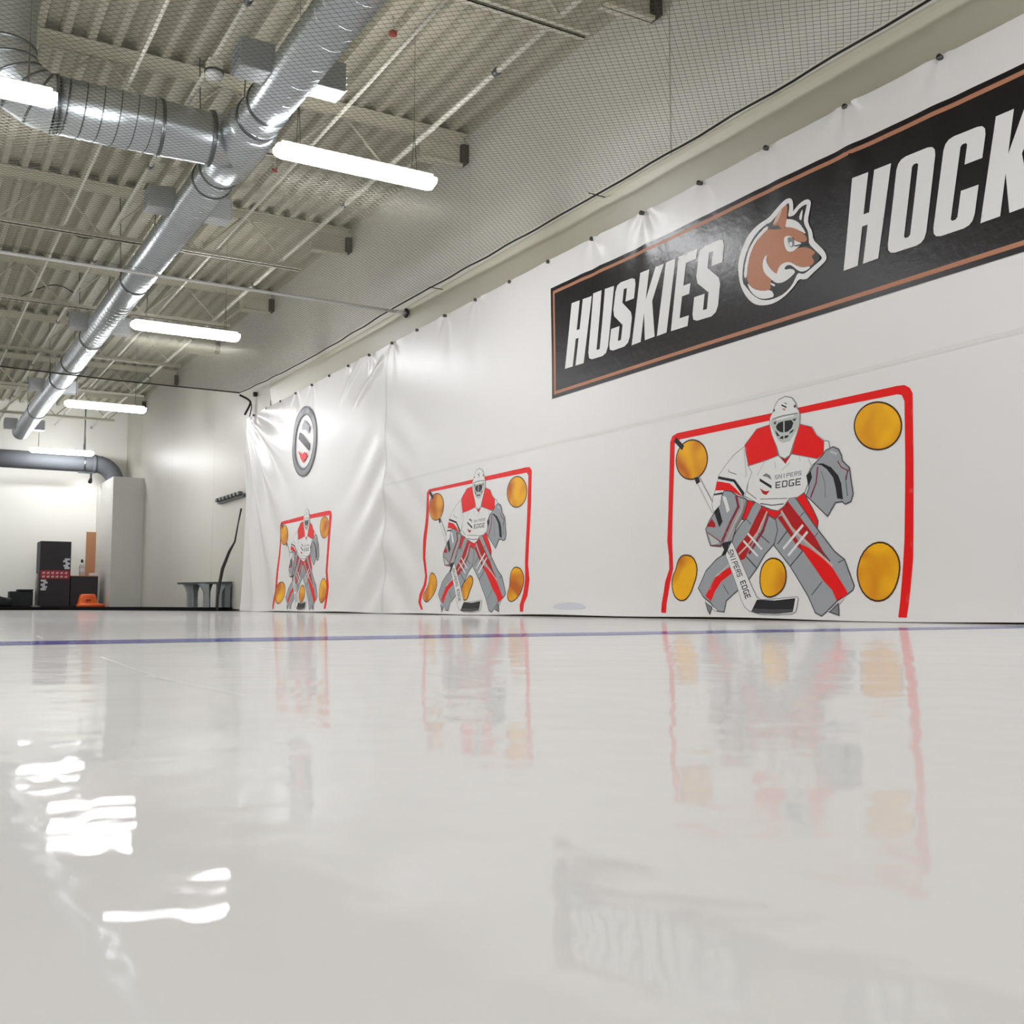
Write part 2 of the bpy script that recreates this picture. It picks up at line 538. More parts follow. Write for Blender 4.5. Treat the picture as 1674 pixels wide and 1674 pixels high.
BY, BR = 7.83, 0.20
branch = duct
MB().tube([(DX, BY - 0.42, DZ), (DX, BY - 0.36, DZ), (DX, BY + 0.36, DZ), (DX, BY + 0.42, DZ)], BR, 40, radii=[DR + 0.004, 0.192, 0.192, DR + 0.004]).build('tee', M['galv'], duct, True)
mb = MB()
mb.tube([(DX - 0.02, BY, DZ), (1.9, BY, DZ), (1.55, BY, DZ), (0.85, BY, DZ)], BR, 36, radii=[0.188, 0.192, BR, BR])
mb.build('branch_shell', M['galv'], branch, True)
pts = [(1.55 - a / (2 * math.pi) * 0.115, BY + (BR + 0.001) * math.cos(a), DZ + (BR + 0.001) * math.sin(a)) for a in np.arange(0, 0.7 / 0.115 * 2 * math.pi, math.pi / 10)]
MB().tube(pts, 0.0045, 4).build('spiral_seam', M['galv_dark'], branch, True)
el = [(0.85 - 0.33 * math.sin(a), BY, DZ + 0.33 * (1 - math.cos(a))) for a in np.linspace(0, math.pi / 2, 6)] + [(0.52, BY, 4.47)]
mb = MB()
mb.tube(el, BR, 36)
eb = mb.build('elbow', M['galv'], branch, False)
for i in range(1, 6):
    p, q = Vector(el[i]), Vector(el[i + 1])
    d = (q - p).normalized() * 0.008
    MB().tube([p - d, p + d], BR + 0.008, 32).build('gore_seam', M['galv_dark'], eb, True)
for x in (0.85, 1.56, 1.93):
    MB().tube([(x - 0.012, BY, DZ), (x + 0.012, BY, DZ)], BR + 0.010, 32).build('band', M['galv_dark'], branch, True)

# grey pipe along the far wall
gp = empty('grey_pipe', (2.0, 24.35, 3.14), 'fat grey pipe along the far wall turning down into the corner column', 'pipe')
PR = 0.19
pts = [(X0 + 0.3, 24.35, 3.14), (0, 24.35, 3.14), (3.75, 24.35, 3.14)] + [(3.75 + 0.40 * math.sin(a), 24.35, 3.14 - 0.40 * (1 - math.cos(a))) for a in np.linspace(0.2, math.pi / 2, 7)] + [(4.15, 24.35, 2.70)]
MB().tube(pts, PR, 28).build('pipe_run', M['pipe_grey'], gp, True)
MB().tube([(3.68, 24.35, 3.14), (3.75, 24.35, 3.14)], PR + 0.012, 28).build('pipe_joint', M['pipe_grey'], gp, True)
hg = gp
tube('hanger_rod', [(3.50, 24.35, 3.55), (3.50, 24.35, 4.46)], 0.012, M['steel_wire'], hg)
mb = MB()
mb.tube([(3.50, 24.35 + 0.2 * math.cos(a), 3.14 + 0.2 * math.sin(a)) for a in np.linspace(0, 2 * math.pi, 20)], 0.014, 5)
mb.box((3.48, 24.33, 3.34), (3.52, 24.37, 3.56))
mb.build('clamp_ring', M['galv_dark'], hg)
box('cross_bar', (3.36, 24.12, 2.90), (3.66, 24.16, 2.935), M['galv_dark'], hg)
sp = empty('spotlight', (3.66, 24.6, 2.8), 'small black spotlight under the grey pipe by the column', 'spotlight')
MB().tube([(3.66, 24.40, 2.82), (3.66, 24.50, 2.76)], 0.04, 12, radii=[0.03, 0.045]).build('lamp_head', M['cable'], sp, True)
box('bracket', (3.645, 24.36, 2.82), (3.675, 24.42, 2.95), M['cable'], sp)
sl = bpy.data.lights.new('spot_lamp', 'SPOT')
sl.energy, sl.spot_size, sl.spot_blend, sl.shadow_soft_size = 2.5, 2.4, 0.6, 0.03
so = bpy.data.objects.new('spot_lamp', sl)
so.location = (3.66, 24.52, 2.75)
so.rotation_euler = (math.radians(45), 0, 0)
COL.objects.link(so)

# unseen area lamp added behind the grey pipe to brighten the far wall
wl = bpy.data.lights.new('added_wall_fill', 'AREA')
wl.shape, wl.size, wl.size_y, wl.energy = 'RECTANGLE', 9.5, 0.06, 9
wo = bpy.data.objects.new('added_wall_fill', wl)
wo.location = (-0.9, 24.70, 3.08)
wo.rotation_euler = (math.radians(40), 0, 0)
COL.objects.link(wo)

# ------------------------------------------------------------------ strip lights


def strip_light(loc):
    x, y, z = loc
    r = empty('strip_light', loc, 'lit white strip light hanging nearest the right wall, closest row', 'ceiling light', 'hanging strip lights')
    L, w = LIGHT_LEN / 2, LIGHT_W / 2
    # lens: bowed section, ends drawn in
    sec = [(-1.0, 0.030), (-0.96, 0.0), (-0.75, -0.028), (-0.4, -0.042), (0, -0.056), (0.4, -0.042), (0.75, -0.028), (0.96, 0.0), (1.0, 0.030)]
    st = [(-L, 0.80, 0.35), (-L + 0.015, 0.92, 0.75), (-L + 0.05, 1, 1), (L - 0.05, 1, 1), (L - 0.015, 0.92, 0.75), (L, 0.80, 0.35)]
    V = [(x + a, y + s * w * k, z + (q if q > 0 else q * kz)) for a, k, kz in st for s, q in sec]
    n = len(sec)
    F = [(i * n + j, i * n + j + 1, (i + 1) * n + j + 1, (i + 1) * n + j) for i in range(len(st) - 1) for j in range(n - 1)]
    F += [tuple(range(n - 1, -1, -1)), tuple(range((len(st) - 1) * n, len(st) * n))]
    mesh('lens', V, F, M['lens'], r, True)
    mb = MB()
    mb.box((x - L + 0.03, y - w + 0.012, z + 0.03), (x + L - 0.03, y + w - 0.012, z + 0.062), 0.008)
    mb.build('housing', M['housing'], r)
    for s in (-1, 1):
        mb = MB()
        for e in (-1, 1):
            mb.tube([(x + s * 0.45, y + e * 0.05, z + 0.06), (x + s * 0.45, y, z + 0.38)], 0.003, 4)
        mb.tube([(x + s * 0.45, y, z + 0.38), (x + s * 0.45, y, 4.46)], 0.002, 4)
        mb.build('hanging_wire', M['steel_wire'], r)
    return r


L0 = strip_light((COLS[0], ROWS[0], LIGHT_Z))
L0['label'] = 'lit white strip light with its right end closest to the tarp, largest one in view'
copy_tree(L0, (COLS[1], ROWS[0], LIGHT_Z), 'lit white strip light cut by the left photo edge, in front of the branch duct')
copy_tree(L0, (2.85, ROWS[1], LIGHT_Z), 'lit white strip light second along the duct, past the long pole')
copy_tree(L0, (2.87, ROWS[2], LIGHT_Z), 'lit white strip light third along the duct, in front of the far joists')
copy_tree(L0, (2.96, ROWS[3] - 0.3, LIGHT_Z), 'lit white strip light in front of the fat grey pipe')

# ------------------------------------------------------------------ ceiling net, its pole and ropes
NZ = 3.12
NX0, NX1, NY0, NY1 = -1.2, 4.30, 0.8, 15.4
net = empty('ceiling_net', (NX1, 9.8, NZ), 'dark square mesh puck net stretched flat under the ceiling', 'net')


def net_z(x, y):
    z = NZ
    z += 0.09 * max(0, min(1, (2.5 - x) / 4)) * (1 if y > 9.83 else 0)
    seg = (y - 9.83) / 5.57 if y > 9.83 else (9.83 - y) / 9.2
    return z - 0.05 * math.sin(math.pi * max(0, min(1, seg))) + (0.09 * seg if y > 9.83 else 0)


HX, HY = 0.0275, 0.025               # knotted diamond mesh: zigzag strands meeting at knots
nxn, nyn = int((NX1 - NX0) / HX) + 1, int((NY1 - NY0) / HY) + 1


def zf(x, y):
    far = y > 9.83
    seg = np.clip(np.where(far, (y - 9.83) / 5.57, (9.83 - y) / 9.2), 0, 1)
    return NZ + np.where(far, 0.09 * np.clip((2.5 - x) / 4, 0, 1) + 0.09 * seg, 0) - 0.05 * np.sin(math.pi * seg)



V, F = [], []
k = 0
xs = NX0 + np.arange(nxn) * HX
for i in range(nyn):
    y = NY0 + i * HY + np.where((np.arange(nxn) + i) % 2 == 0, -1, 1) * HY * 0.48
    y = np.clip(y, NY0, NY1)
    z = zf(xs, y)
    w = 0.00115
    P = np.stack([np.stack([xs, y, z + w], 1), np.stack([xs, y + w, z - w * 0.5], 1), np.stack([xs, y - w, z - w * 0.5], 1)], 1)
    V.append(P.reshape(-1, 3))
    a = k + 3 * np.arange(nxn - 1)
    for q in range(3):
        r = (q + 1) % 3
        F.append(np.stack([a + q, a + r, a + 3 + r, a + 3 + q], 1))
    k += nxn * 3
V, F = np.concatenate(V), np.concatenate(F)
nm = mesh('netting', V, F, M['net'], net)
nm['kind'] = 'stuff'
pts = [(NX1 + 0.03 + 0.004 * math.sin(y * 9), y, net_z(NX1, y) + 0.003 * math.sin(y * 7)) for y in np.linspace(NY0, NY1, 90)]
tube('edge_rope', pts, 0.008, M['rope'], net, 6)
pts = [(x, NY1, net_z(x, NY1)) for x in np.linspace(NX0, NX1 + 0.03, 20)]
tube('end_rope', pts, 0.010, M['rope'], net, 6)
for y in (6.3, 9.0):
    tube('tie', [(NX1 + 0.03, y, NZ), (X1 - 0.005, y + 0.02, NZ + 0.005)], 0.004, M['rope'], net, 5)

pole = empty('net_pole', (4.40, 9.83, 3.09), 'thin pale metal pole crossing under the ceiling to the right wall', 'pole')
tube('pole_tube', [(X0 + 0.01, 9.83, 3.085), (4.40, 9.83, 3.085)], 0.015, M['pole'], pole, 10)
MB().tube([(4.36, 9.83, 3.085), (4.47, 9.83, 3.085)], 0.022, 12).build('socket', M['pole'], pole, True)
MB().tube([(4.462, 9.83, 3.085), (4.475, 9.83, 3.085)], 0.05, 16).build('wall_flange', M['cable'], pole, True)

# cord that ties the net corner to the end of the tarp
cord = empty('tie_cord', (4.42, 15.3, 3.05), 'black cord knotted at the far top corner of the tarp', 'cord')
tube('cord_loop', [(4.33, 15.38, 3.17), (4.40, 15.30, 3.12), (4.45, 15.22, 3.06), (4.44, 15.25, 3.00), (4.40, 15.35, 2.88)], 0.016, M['rope'], cord, 7)
tube('cord_tail', [(4.45, 15.22, 3.06), (4.45, 15.18, 2.96), (4.44, 15.24, 2.84)], 0.008, M['rope'], cord, 6)
MB().tube([(4.45, 15.10, 3.15), (4.495, 15.10, 3.15)], 0.035, 10).build('anchor', M['cable'], cord, True)

# ------------------------------------------------------------------ the white tarp
TY0, TY1, TZ0, TZ1 = 0.7, 15.30, 0.010, 2.815
CLIP0, CLIPD = 3.315, 0.61


def sm(a, b, v):
    t = np.clip((v - a) / (b - a), 0, 1)
    return t * t * (3 - 2 * t)


RW = np.random.RandomState(3)
WAVES = [(RW.uniform(0.4, 1.6), RW.uniform(0.3, 1.5), RW.uniform(0, 6.28), 0.0022) for _ in range(7)]


def disp(y, z):
    y = np.asarray(y, float)
    z = np.asarray(z, float)
    d = np.zeros_like(y)
    for a, b, p, s in WAVES:
        d = d + s * np.sin(a * 2.2 * y + b * 3.0 * z + p)
    # strain lines fanning out from the top fixings
    ph = (y - CLIP0) / CLIPD
    yy = (ph - np.round(ph)) * CLIPD
    zz = np.maximum(TZ1 - z, 0.0) + 0.03
    rr = np.sqrt(yy ** 2 + zz ** 2)
    th = np.arctan2(yy, zz)
    kk = np.round(ph)
    d = d + 0.014 * np.sin(th * 6 + kk * 2.1) * np.exp(-rr / 0.32) * np.cos(np.pi * yy / CLIPD) ** 2 * (0.7 + 0.5 * np.sin(kk * 1.7))
    # chevron creases hanging about the vertical seam
    s = np.abs(y - 10.2)
    d = d + 0.017 * np.sin(11 * (z + 0.62 * s) + 0.6 * np.sin(3 * y)) * np.exp(-(s / 0.85) ** 2) * sm(2.3, 1.2, z)
    d = d + 0.028 * np.exp(-((z - 2.45 - 0.45 * (10.75 - y)) / 0.05) ** 2) * sm(10.2, 10.35, y) * sm(11.2, 10.8, y)
    d = d + 0.022 * np.exp(-((z - 2.62 - 0.6 * (11.2 - y)) / 0.04) ** 2) * sm(10.6, 10.8, y) * sm(11.6, 11.3, y)
    # long folds gathered into the far top corner
    fy, fz = 15.55 - y, 3.0 - z
    ang = np.arctan2(fy, fz)
    rad = np.sqrt(fy ** 2 + fz ** 2)
    d = d + 0.028 * np.sin(ang * 23 + 0.5) * sm(3.2, 0.5, fy) * sm(0.2, 1.6, rad)
    d = d + 0.007 * np.sin(ang * 47) * sm(2.2, 0.3, fy) * sm(0.1, 0.9, rad)
    # bulges between and beside the painted goals
    d = d + 0.018 * np.exp(-((y - 11.2) / 0.5) ** 2) * np.sin(2.6 * z + 0.5) * sm(2.6, 1.6, z)
    # bottom kicks out on the ice
    d = d + (0.026 + 0.008 * np.sin(2.3 * y)) * np.exp(-z / 0.14)
    return d


def tz(y, z):
    """hem and top edge sag a little between the fixings"""
    t = np.clip(z / TZ1, 0, 1) ** 12
    b = np.clip(1 - z / 0.3, 0, 1)
    return z - 0.004 * np.sin(np.pi * (y - CLIP0) / CLIPD) ** 2 * t + b * 0.004 * (np.sin(2.9 * y) + np.sin(1.1 * y + 1))


tarp = empty('tarp', (W, 8.0, 0.0), 'long white vinyl tarp hung along the right wall with printed banner and goals', 'tarp')
gy = np.linspace(TY0, TY1, 580)
gz = np.linspace(TZ0, TZ1, 112)
GY, GZ = np.meshgrid(gy, gz, indexing='ij')
D_ = disp(GY, GZ)
V = np.stack([W - D_, GY, tz(GY, GZ)], -1).reshape(-1, 3)
n = len(gz)
ii, jj = np.meshgrid(np.arange(len(gy) - 1), np.arange(n - 1), indexing='ij')
a = (ii * n + jj).ravel()
F = np.stack([a, a + n, a + n + 1, a + 1], 1)
sheet = mesh('sheet', V, F, M['tarp'], tarp, True)
# end of the tarp turned back to the wall
V, F = [], []
zz = np.linspace(TZ0, TZ1, 60)
for z in zz:
    d = float(disp(TY1, z))
    for q, (dx, dy) in enumerate(((-d, 0.0), (-d + 0.02, 0.02), (0.04, 0.03), (0.085, 0.02))):
        V.append((W + dx, TY1 + dy, float(tz(np.array(TY1), np.array(z)))))
for i in range(59):
    for q in range(3):
        F.append((i * 4 + q, i * 4 + q + 1, (i + 1) * 4 + q + 1, (i + 1) * 4 + q))
mesh('turned_edge', V, F, M['tarp'], tarp, True)


def on_tarp(P, lift):
    P = np.asarray(P, float)
    return np.stack([W - disp(P[:, 0], P[:, 1]) - lift, P[:, 0], tz(P[:, 0], P[:, 1])], -1)


def inside(P, loops):
    r = np.zeros(len(P), bool)
    for L in loops:
        L = np.asarray(L)
        x0, y0 = L[:, 0], L[:, 1]
        x1, y1 = np.roll(x0, -1), np.roll(y0, -1)
        for i in range(len(L)):
            if y0[i] == y1[i]:
                continue
            c = (y0[i] > P[:, 1]) != (y1[i] > P[:, 1])
            r ^= c & (P[:, 0] < (x1[i] - x0[i]) * (P[:, 1] - y0[i]) / (y1[i] - y0[i]) + x0[i])
    return r


def dens(L, step):
    out = []
    for i in range(len(L)):
        a, b = np.array(L[i]), np.array(L[(i + 1) % len(L)])
        k = max(1, int(np.linalg.norm(b - a) / step))
        out += [tuple(a + (b - a) * j / k) for j in range(k)]
    return out


def fill(loops, step=0.04):
    """triangulate an even-odd region with inner points so that it can follow the tarp"""
    pts, edges = [], []
    for L in loops:
        L = dens(L, step)
        k = len(pts)
        pts += L
        edges += [(k + i, k + (i + 1) % len(L)) for i in range(len(L))]
    A = np.array(pts)
    lo, hi = A.min(0), A.max(0)
    if (hi - lo).max() > step:
        g = np.stack(np.meshgrid(np.arange(lo[0] + step / 2, hi[0], step), np.arange(lo[1] + step / 2, hi[1], step), indexing='ij'), -1).reshape(-1, 2)
        if len(g):
            g = g[inside(g, loops)]
            pts += [tuple(p) for p in g]
    v, e, f, *_ = delaunay_2d_cdt([Vector((p[0], p[1])) for p in pts], edges, [], 0, 1e-6)
    v = np.array([tuple(q) for q in v])
    f = np.array([t for t in f if len(t) == 3])
    if len(f) == 0:
        return v, f
    c = v[f].mean(1)
    return v, f[inside(c, loops)]


LIFT = [0.0]


def art(name, layers, parent, label=None, step=0.04):
    """layers: (loops in (Y,Z), material key); each layer sits a hair above the one before"""
    V, F, I, mats = [], [], [], []
    k = 0
    for loops, mk in layers:
        LIFT[0] += 0.0003
        v, f = fill(loops, step)
        if len(f) == 0:
            continue
        p = on_tarp(v, 0.0022 + LIFT[0])
        a = p[f[0][1]] - p[f[0][0]]
        V.append(p)
        # orient towards the room
        nn = np.cross(p[f[:, 1]] - p[f[:, 0]], p[f[:, 2]] - p[f[:, 0]])
        f = np.where(nn[:, :1] > 0, f[:, ::-1], f)
        F.append(f + k)
        k += len(p)
        if mk not in mats:
            mats.append(mk)
        I += [mats.index(mk)] * len(f)
    o = mesh(name, np.concatenate(V), np.concatenate(F), [M[q] for q in mats], parent, True, I)
    if label:
        o['label'] = label
    return o


def offset(L, w):
    L = np.asarray(L, float)
    area = 0.5 * np.sum(L[:, 0] * np.roll(L[:, 1], -1) - np.roll(L[:, 0], -1) * L[:, 1])
    s = 1 if area > 0 else -1
    a, b = np.roll(L, 1, 0), np.roll(L, -1, 0)
    e1 = (L - a) / (np.linalg.norm(L - a, axis=1, keepdims=True) + 1e-9)
    e2 = (b - L) / (np.linalg.norm(b - L, axis=1, keepdims=True) + 1e-9)
    n1 = np.stack([e1[:, 1], -e1[:, 0]], 1) * s
    n2 = np.stack([e2[:, 1], -e2[:, 0]], 1) * s
    nn = n1 + n2
    ln = np.linalg.norm(nn, axis=1, keepdims=True)
    nn = nn / np.maximum(ln, 0.3)
    k = 1 / np.clip((nn * n1).sum(1, keepdims=True), 0.5, 1)
    return [tuple(p) for p in L + nn * k * w]


def smooth_loop(L, it=2):
    L = np.asarray(L, float)
    for _ in range(it):
        b = np.roll(L, -1, 0)
        L = np.stack([L * 0.75 + b * 0.25, L * 0.25 + b * 0.75], 1).reshape(-1, 2)
    return [tuple(p) for p in L]


def crop(ox, oy, s):
    return lambda L: [wall_pt(ox + x * s, oy + y * s) for x, y in L]


C1 = crop(1060, 610, 460 / 1674)
C2 = crop(1130, 630, 280 / 1674)
C3 = crop(1130, 800, 280 / 1674)
C4 = crop(880, 280, 500 / 1674)
C5 = crop(1190, 300, 180 / 1435)
C6 = crop(1340, 80, 334 / 1331)
C7 = crop(460, 650, 80 / 957)


def stroke(P, w):
    """polyline in (Y,Z) -> list of loops (one quad per segment)"""
    P = [np.array(p) for p in P]
    res = []
    for a, b in zip(P[:-1], P[1:]):
        d = (b - a) / (np.linalg.norm(b - a) + 1e-9)
        nn = np.array([-d[1], d[0]]) * w / 2
        e = d * w * 0.25
        res.append([tuple(a - e + nn), tuple(b + e + nn), tuple(b + e - nn), tuple(a - e - nn)])
    return res


# ---- glyphs in the unit square
G_H = [[(0, 0), (.42, 0), (.42, .42), (.57, .42), (.57, 0), (1, 0), (1, 1), (.57, 1), (.57, .55), (.42, .55), (.42, 1), (0, 1)]]
G_U = [[(0, .12), (.07, .03), (.22, 0), (.76, 0), (.93, .03), (1, .12), (1, 1), (.58, 1), (.58, .12), (.42, .12), (.42, 1), (0, 1)]]
G_S = [[(0, .34), (0, .11), (.06, .03), (.22, 0), (.78, 0), (.94, .04), (1, .12), (1, .40), (.92, .49), (.43, .68), (.43, .88), (.58, .88), (.58, .68), (1, .68), (1, .89), (.94, .97), (.78, 1), (.22, 1), (.06, .97), (0, .88), (0, .62), (.08, .52), (.57, .34), (.57, .12), (.42, .12), (.42, .34)]]
G_K = [[(0, 0), (.4, 0), (.4, .40), (.58, 0), (1, 0), (.70, .53), (1, 1), (.66, 1), (.4, .58), (.4, 1), (0, 1)]]
G_I = [[(0, 0), (1, 0), (1, 1), (0, 1)]]
G_E = [[(0, 0), (1, 0), (1, .14), (.46, .14), (.46, .43), (.86, .43), (.86, .57), (.46, .57), (.46, .87), (1, .87), (1, 1), (0, 1)]]
RND = [(0, .11), (.03, .05), (.10, .015), (.22, 0), (.78, 0), (.90, .015), (.97, .05), (1, .11)]
G_O = [RND + [(x, 1 - y) for x, y in RND[::-1]], [(.42, .14), (.46, .12), (.54, .12), (.58, .14), (.58, .86), (.54, .88), (.46, .88), (.42, .86)]]
G_C = [RND + [(1, .40), (.58, .40), (.58, .14), (.54, .12), (.46, .12), (.42, .14), (.42, .86), (.46, .88), (.54, .88), (.58, .86), (.58, .66), (1, .66)] + [(x, 1 - y) for x, y in RND[::-1]]]
G_Y = [[(.29, 0), (.71, 0), (.71, .42), (1, 1), (.60, 1), (.5, .72), (.40, 1), (0, 1), (.29, .42)]]


def rc(*rs):
    return [[(a, b), (c, b), (c, d), (a, d)] for a, b, c, d in rs]


THIN = {
    'E': rc((0, 0, .2, 1), (.2, 0, .9, .17), (.2, .41, .8, .58), (.2, .83, .9, 1)),
    'D': rc((0, 0, .2, 1), (.74, .12, .94, .88), (.2, 0, .84, .17), (.2, .83, .84, 1)),
    'G': rc((0, .08, .2, .92), (.1, 0, .94, .17), (.1, .83, .94, 1), (.74, .17, .94, .5), (.5, .37, .74, .53)),
    'S': rc((0, .83, .92, 1), (0, .5, .2, .83), (0, .41, .92, .58), (.72, .17, .92, .41), (0, 0, .92, .17)),
    'N': rc((0, 0, .2, 1), (.72, 0, .92, 1)) + [[(.2, 1), (.2, .72), (.72, 0), (.72, .28)]],
    'I': rc((.34, 0, .58, 1)),
    'P': rc((0, 0, .2, 1), (.2, .83, .92, 1), (.2, .38, .92, .55), (.72, .55, .92, .83)),
    'R': rc((0, 0, .2, 1), (.2, .83, .92, 1), (.2, .42, .92, .58), (.72, .58, .92, .83)) + [[(.4, .42), (.62, .42), (.94, 0), (.7, 0)]],
}


def quad_map(q, L):
    """unit square -> quad given as TL, TR, BR, BL"""
    tl, tr, br, bl = [np.array(p) for p in q]
    return [tuple((bl * (1 - u) + br * u) * (1 - v) + (tl * (1 - u) + tr * u) * v) for u, v in L]


def text_quads(word, q):
    tl, tr, br, bl = [np.array(p) for p in q]
    n = len(word)
    loops = []
    for i, chh in enumerate(word):
        a, b = i / n, (i + 0.88) / n
        qq = (tl + (tr - tl) * a, tl + (tr - tl) * b, bl + (br - bl) * b, bl + (br - bl) * a)
        loops += [quad_map(qq, g) for g in THIN[chh]]
    return loops


# ---- banner
by0, by1, bz0, bz1 = 1.98, 6.945, 1.695, 2.578
rect = lambda a, b, c, d: [(a, b), (c, b), (c, d), (a, d)]
banner = art('banner', [([rect(by0, bz0, by1, bz1)], 'bannerblack')], tarp, 'long black banner with copper border and white slanted lettering', 0.016)
e1, e2 = 0.030, 0.054
art('border', [([rect(by0 + e1, bz0 + e1, by1 - e1, bz1 - e1), rect(by0 + e2, bz0 + e2, by1 - e2, bz1 - e2)], 'orangeline')], banner, 'thin copper border line')
LET4 = [(G_H, [(183, 722), (289, 682), (246, 1050), (144, 1081)]), (G_U, [(297, 668), (412, 626), (376, 1003), (268, 1036)]), (G_S, [(424, 616), (533, 575), (497, 950), (383, 990)]),
        (G_K, [(556, 556), (685, 505), (640, 905), (512, 953)]), (G_I, [(697, 499), (751, 477), (706, 883), (652, 903)]), (G_E, [(768, 468), (874, 424), (822, 848), (730, 876)]), (G_S, [(884, 424), (1027, 362), (985, 786), (845, 828)])]
LET6 = [(G_H, [(222, 845), (470, 745), (385, 1365), (160, 1447)]), (G_O, [(512, 722), (765, 620), (690, 1265), (440, 1345)]), (G_C, [(818, 592), (1092, 482), (1005, 1150), (736, 1240)]), (G_K, [(1150, 440), (1452, 312), (1385, 1018), (1052, 1138)])]
for tab, fn in ((LET4, C4), (LET6, C6)):
    for g, q in tab:
        Q = fn(q)
        art('letter', [([quad_map(Q, L) for L in g], 'white')], banner, None, 0.016)
qk = [np.array(p) for p in C6(LET6[3][1])]
wk = qk[0][0] - qk[1][0]
for g, sh_, ws in ((G_E, 1.02, 0.86), (G_Y, 1.92, 1.0)):
    Q = [np.array((p[0] - wk * sh_, p[1])) for p in qk]
    Q[1][0] = Q[0][0] - wk * ws
    Q[2][0] = Q[3][0] - wk * ws
    for i, s in ((0, 2), (1, 2), (2, 1), (3, 1)):
        Q[i][1] = (qk[0][1] + qk[1][1]) / 2 if s == 2 else (qk[2][1] + qk[3][1]) / 2
    art('letter', [([quad_map(Q, L) for L in g], 'white')], banner, None, 0.016)

dog = [
    ([(150, 1080), (165, 980), (200, 860), (270, 700), (350, 600), (440, 520), (545, 460), (640, 350), (750, 230), (810, 195), (855, 205), (872, 250), (875, 340), (868, 372), (900, 330), (960, 260), (1040, 210), (1085, 215), (1105, 250), (1090, 340), (1060, 480), (1080, 560), (1115, 620), (1130, 740), (1190, 800), (1270, 880), (1300, 950), (1295, 1000), (1240, 1060), (1090, 1200), (1050, 1245), (1000, 1255), (940, 1245), (880, 1340), (780, 1450), (680, 1530), (570, 1580), (440, 1595), (350, 1570), (270, 1500), (200, 1380), (165, 1260)], 'white'),
    ([(205, 1290), (215, 1090), (245, 940), (300, 800), (390, 650), (520, 530), (570, 520), (640, 440), (720, 350), (800, 265), (820, 260), (825, 330), (800, 440), (860, 432), (900, 405), (960, 320), (1045, 270), (1050, 290), (1005, 470), (1020, 550), (1060, 620), (1072, 720), (1072, 790), (1150, 870), (1240, 960), (1235, 990), (1180, 1040), (1040, 1160), (990, 1185), (930, 1165), (900, 1225), (850, 1330), (750, 1440), (640, 1495), (540, 1525), (440, 1520), (340, 1460), (270, 1370)], 'bannerblack'),
    ([(228, 1235), (238, 1100), (268, 950), (305, 840), (395, 690), (518, 558), (560, 580), (460, 690), (370, 800), (322, 900), (292, 1020), (267, 1230)], 'white'),
    ([(768, 470), (850, 468), (930, 500), (990, 570), (1045, 670), (960, 620), (870, 585), (765, 590)], 'white'),
    ([(265, 1230), (280, 1050), (320, 900), (380, 770), (460, 680), (545, 595), (640, 608), (760, 590), (800, 570), (900, 590), (990, 640), (1040, 690), (1055, 750), (1000, 770), (900, 760), (870, 700), (790, 690), (750, 720), (755, 830), (800, 895), (870, 895), (930, 845), (1020, 830), (1090, 850), (1165, 905), (1105, 955), (1150, 1020), (1100, 1075), (1000, 1098), (920, 1075), (840, 1030), (770, 1030), (690, 1090), (655, 1180), (590, 1250), (570, 1310), (580, 1385), (470, 1405), (350, 1370), (290, 1310)], 'tan'),
    ([(600, 555), (650, 430), (740, 320), (803, 272), (800, 400), (772, 580), (740, 600), (700, 580), (690, 545), (640, 555)], 'tan'),
    ([(605, 545), (655, 430), (740, 325), (700, 440), (660, 520)], 'beige'),
    ([(945, 460), (985, 350), (1002, 345), (985, 495)], 'white'),
    ([(272, 1290), (350, 1378), (480, 1408), (580, 1385), (630, 1470), (560, 1500), (450, 1510), (360, 1460), (300, 1380)], 'white'),
    ([(540, 925), (490, 975), (470, 1080), (500, 1180), (590, 1255), (640, 1300), (710, 1302), (780, 1272), (860, 1205), (905, 1150), (850, 1112), (750, 1132), (780, 1075), (830, 1062), (875, 1090), (940, 1145), (1000, 1155), (1070, 1120), (1100, 1080), (1000, 1100), (920, 1078), (840, 1030), (775, 1028), (700, 1070), (665, 1150), (655, 1190), (570, 1115), (515, 1015)], 'white'),
    ([(565, 1295), (640, 1318), (630, 1350), (585, 1325)], 'white'),
    ([(752, 720), (790, 688), (850, 690), (890, 750), (1000, 785), (930, 842), (870, 895), (800, 895), (762, 825)], 'white'),
    ([(798, 705), (868, 708), (895, 755), (885, 825), (842, 842), (815, 800)], 'midgrey'),
    ([(828, 768), (862, 765), (865, 812), (842, 830), (822, 800)], 'white'),
    ([(880, 800), (900, 815), (1000, 785), (1072, 790), (1000, 808), (895, 832)], 'bannerblack'),
    ([(1165, 905), (1240, 965), (1158, 1055), (1150, 1000), (1108, 955)], 'bannerblack'),
]
art('dog_emblem', [([smooth_loop(C5(p), 1)], k) for p, k in dog], banner, 'snarling tan dog head emblem outlined in white', 0.016)

# ---- round badge near the far end
cy, cz = 12.71, 2.13


def circ(r, n=48, sx=1.0):
    return [(cy + r * sx * math.cos(2 * math.pi * i / n), cz + r * math.sin(2 * math.pi * i / n)) for i in range(n)]


art('round_badge', [([circ(0.445), circ(0.335)], 'line'), ([circ(0.42), circ(0.36)], 'midgrey'),
                    ([C7([(480, 430), (570, 560), (565, 640), (545, 710), (510, 640), (470, 610), (415, 635), (425, 540)])], 'midgrey'),
                    ([C7([(375, 670), (560, 900), (558, 1050), (350, 810)])], 'black'),
                    ([C7([(345, 1040), (420, 1110), (470, 1060), (525, 1130), (445, 1280), (395, 1200)])], 'red')], tarp, 'round grey ringed badge with a black and red slanted mark', 0.03)

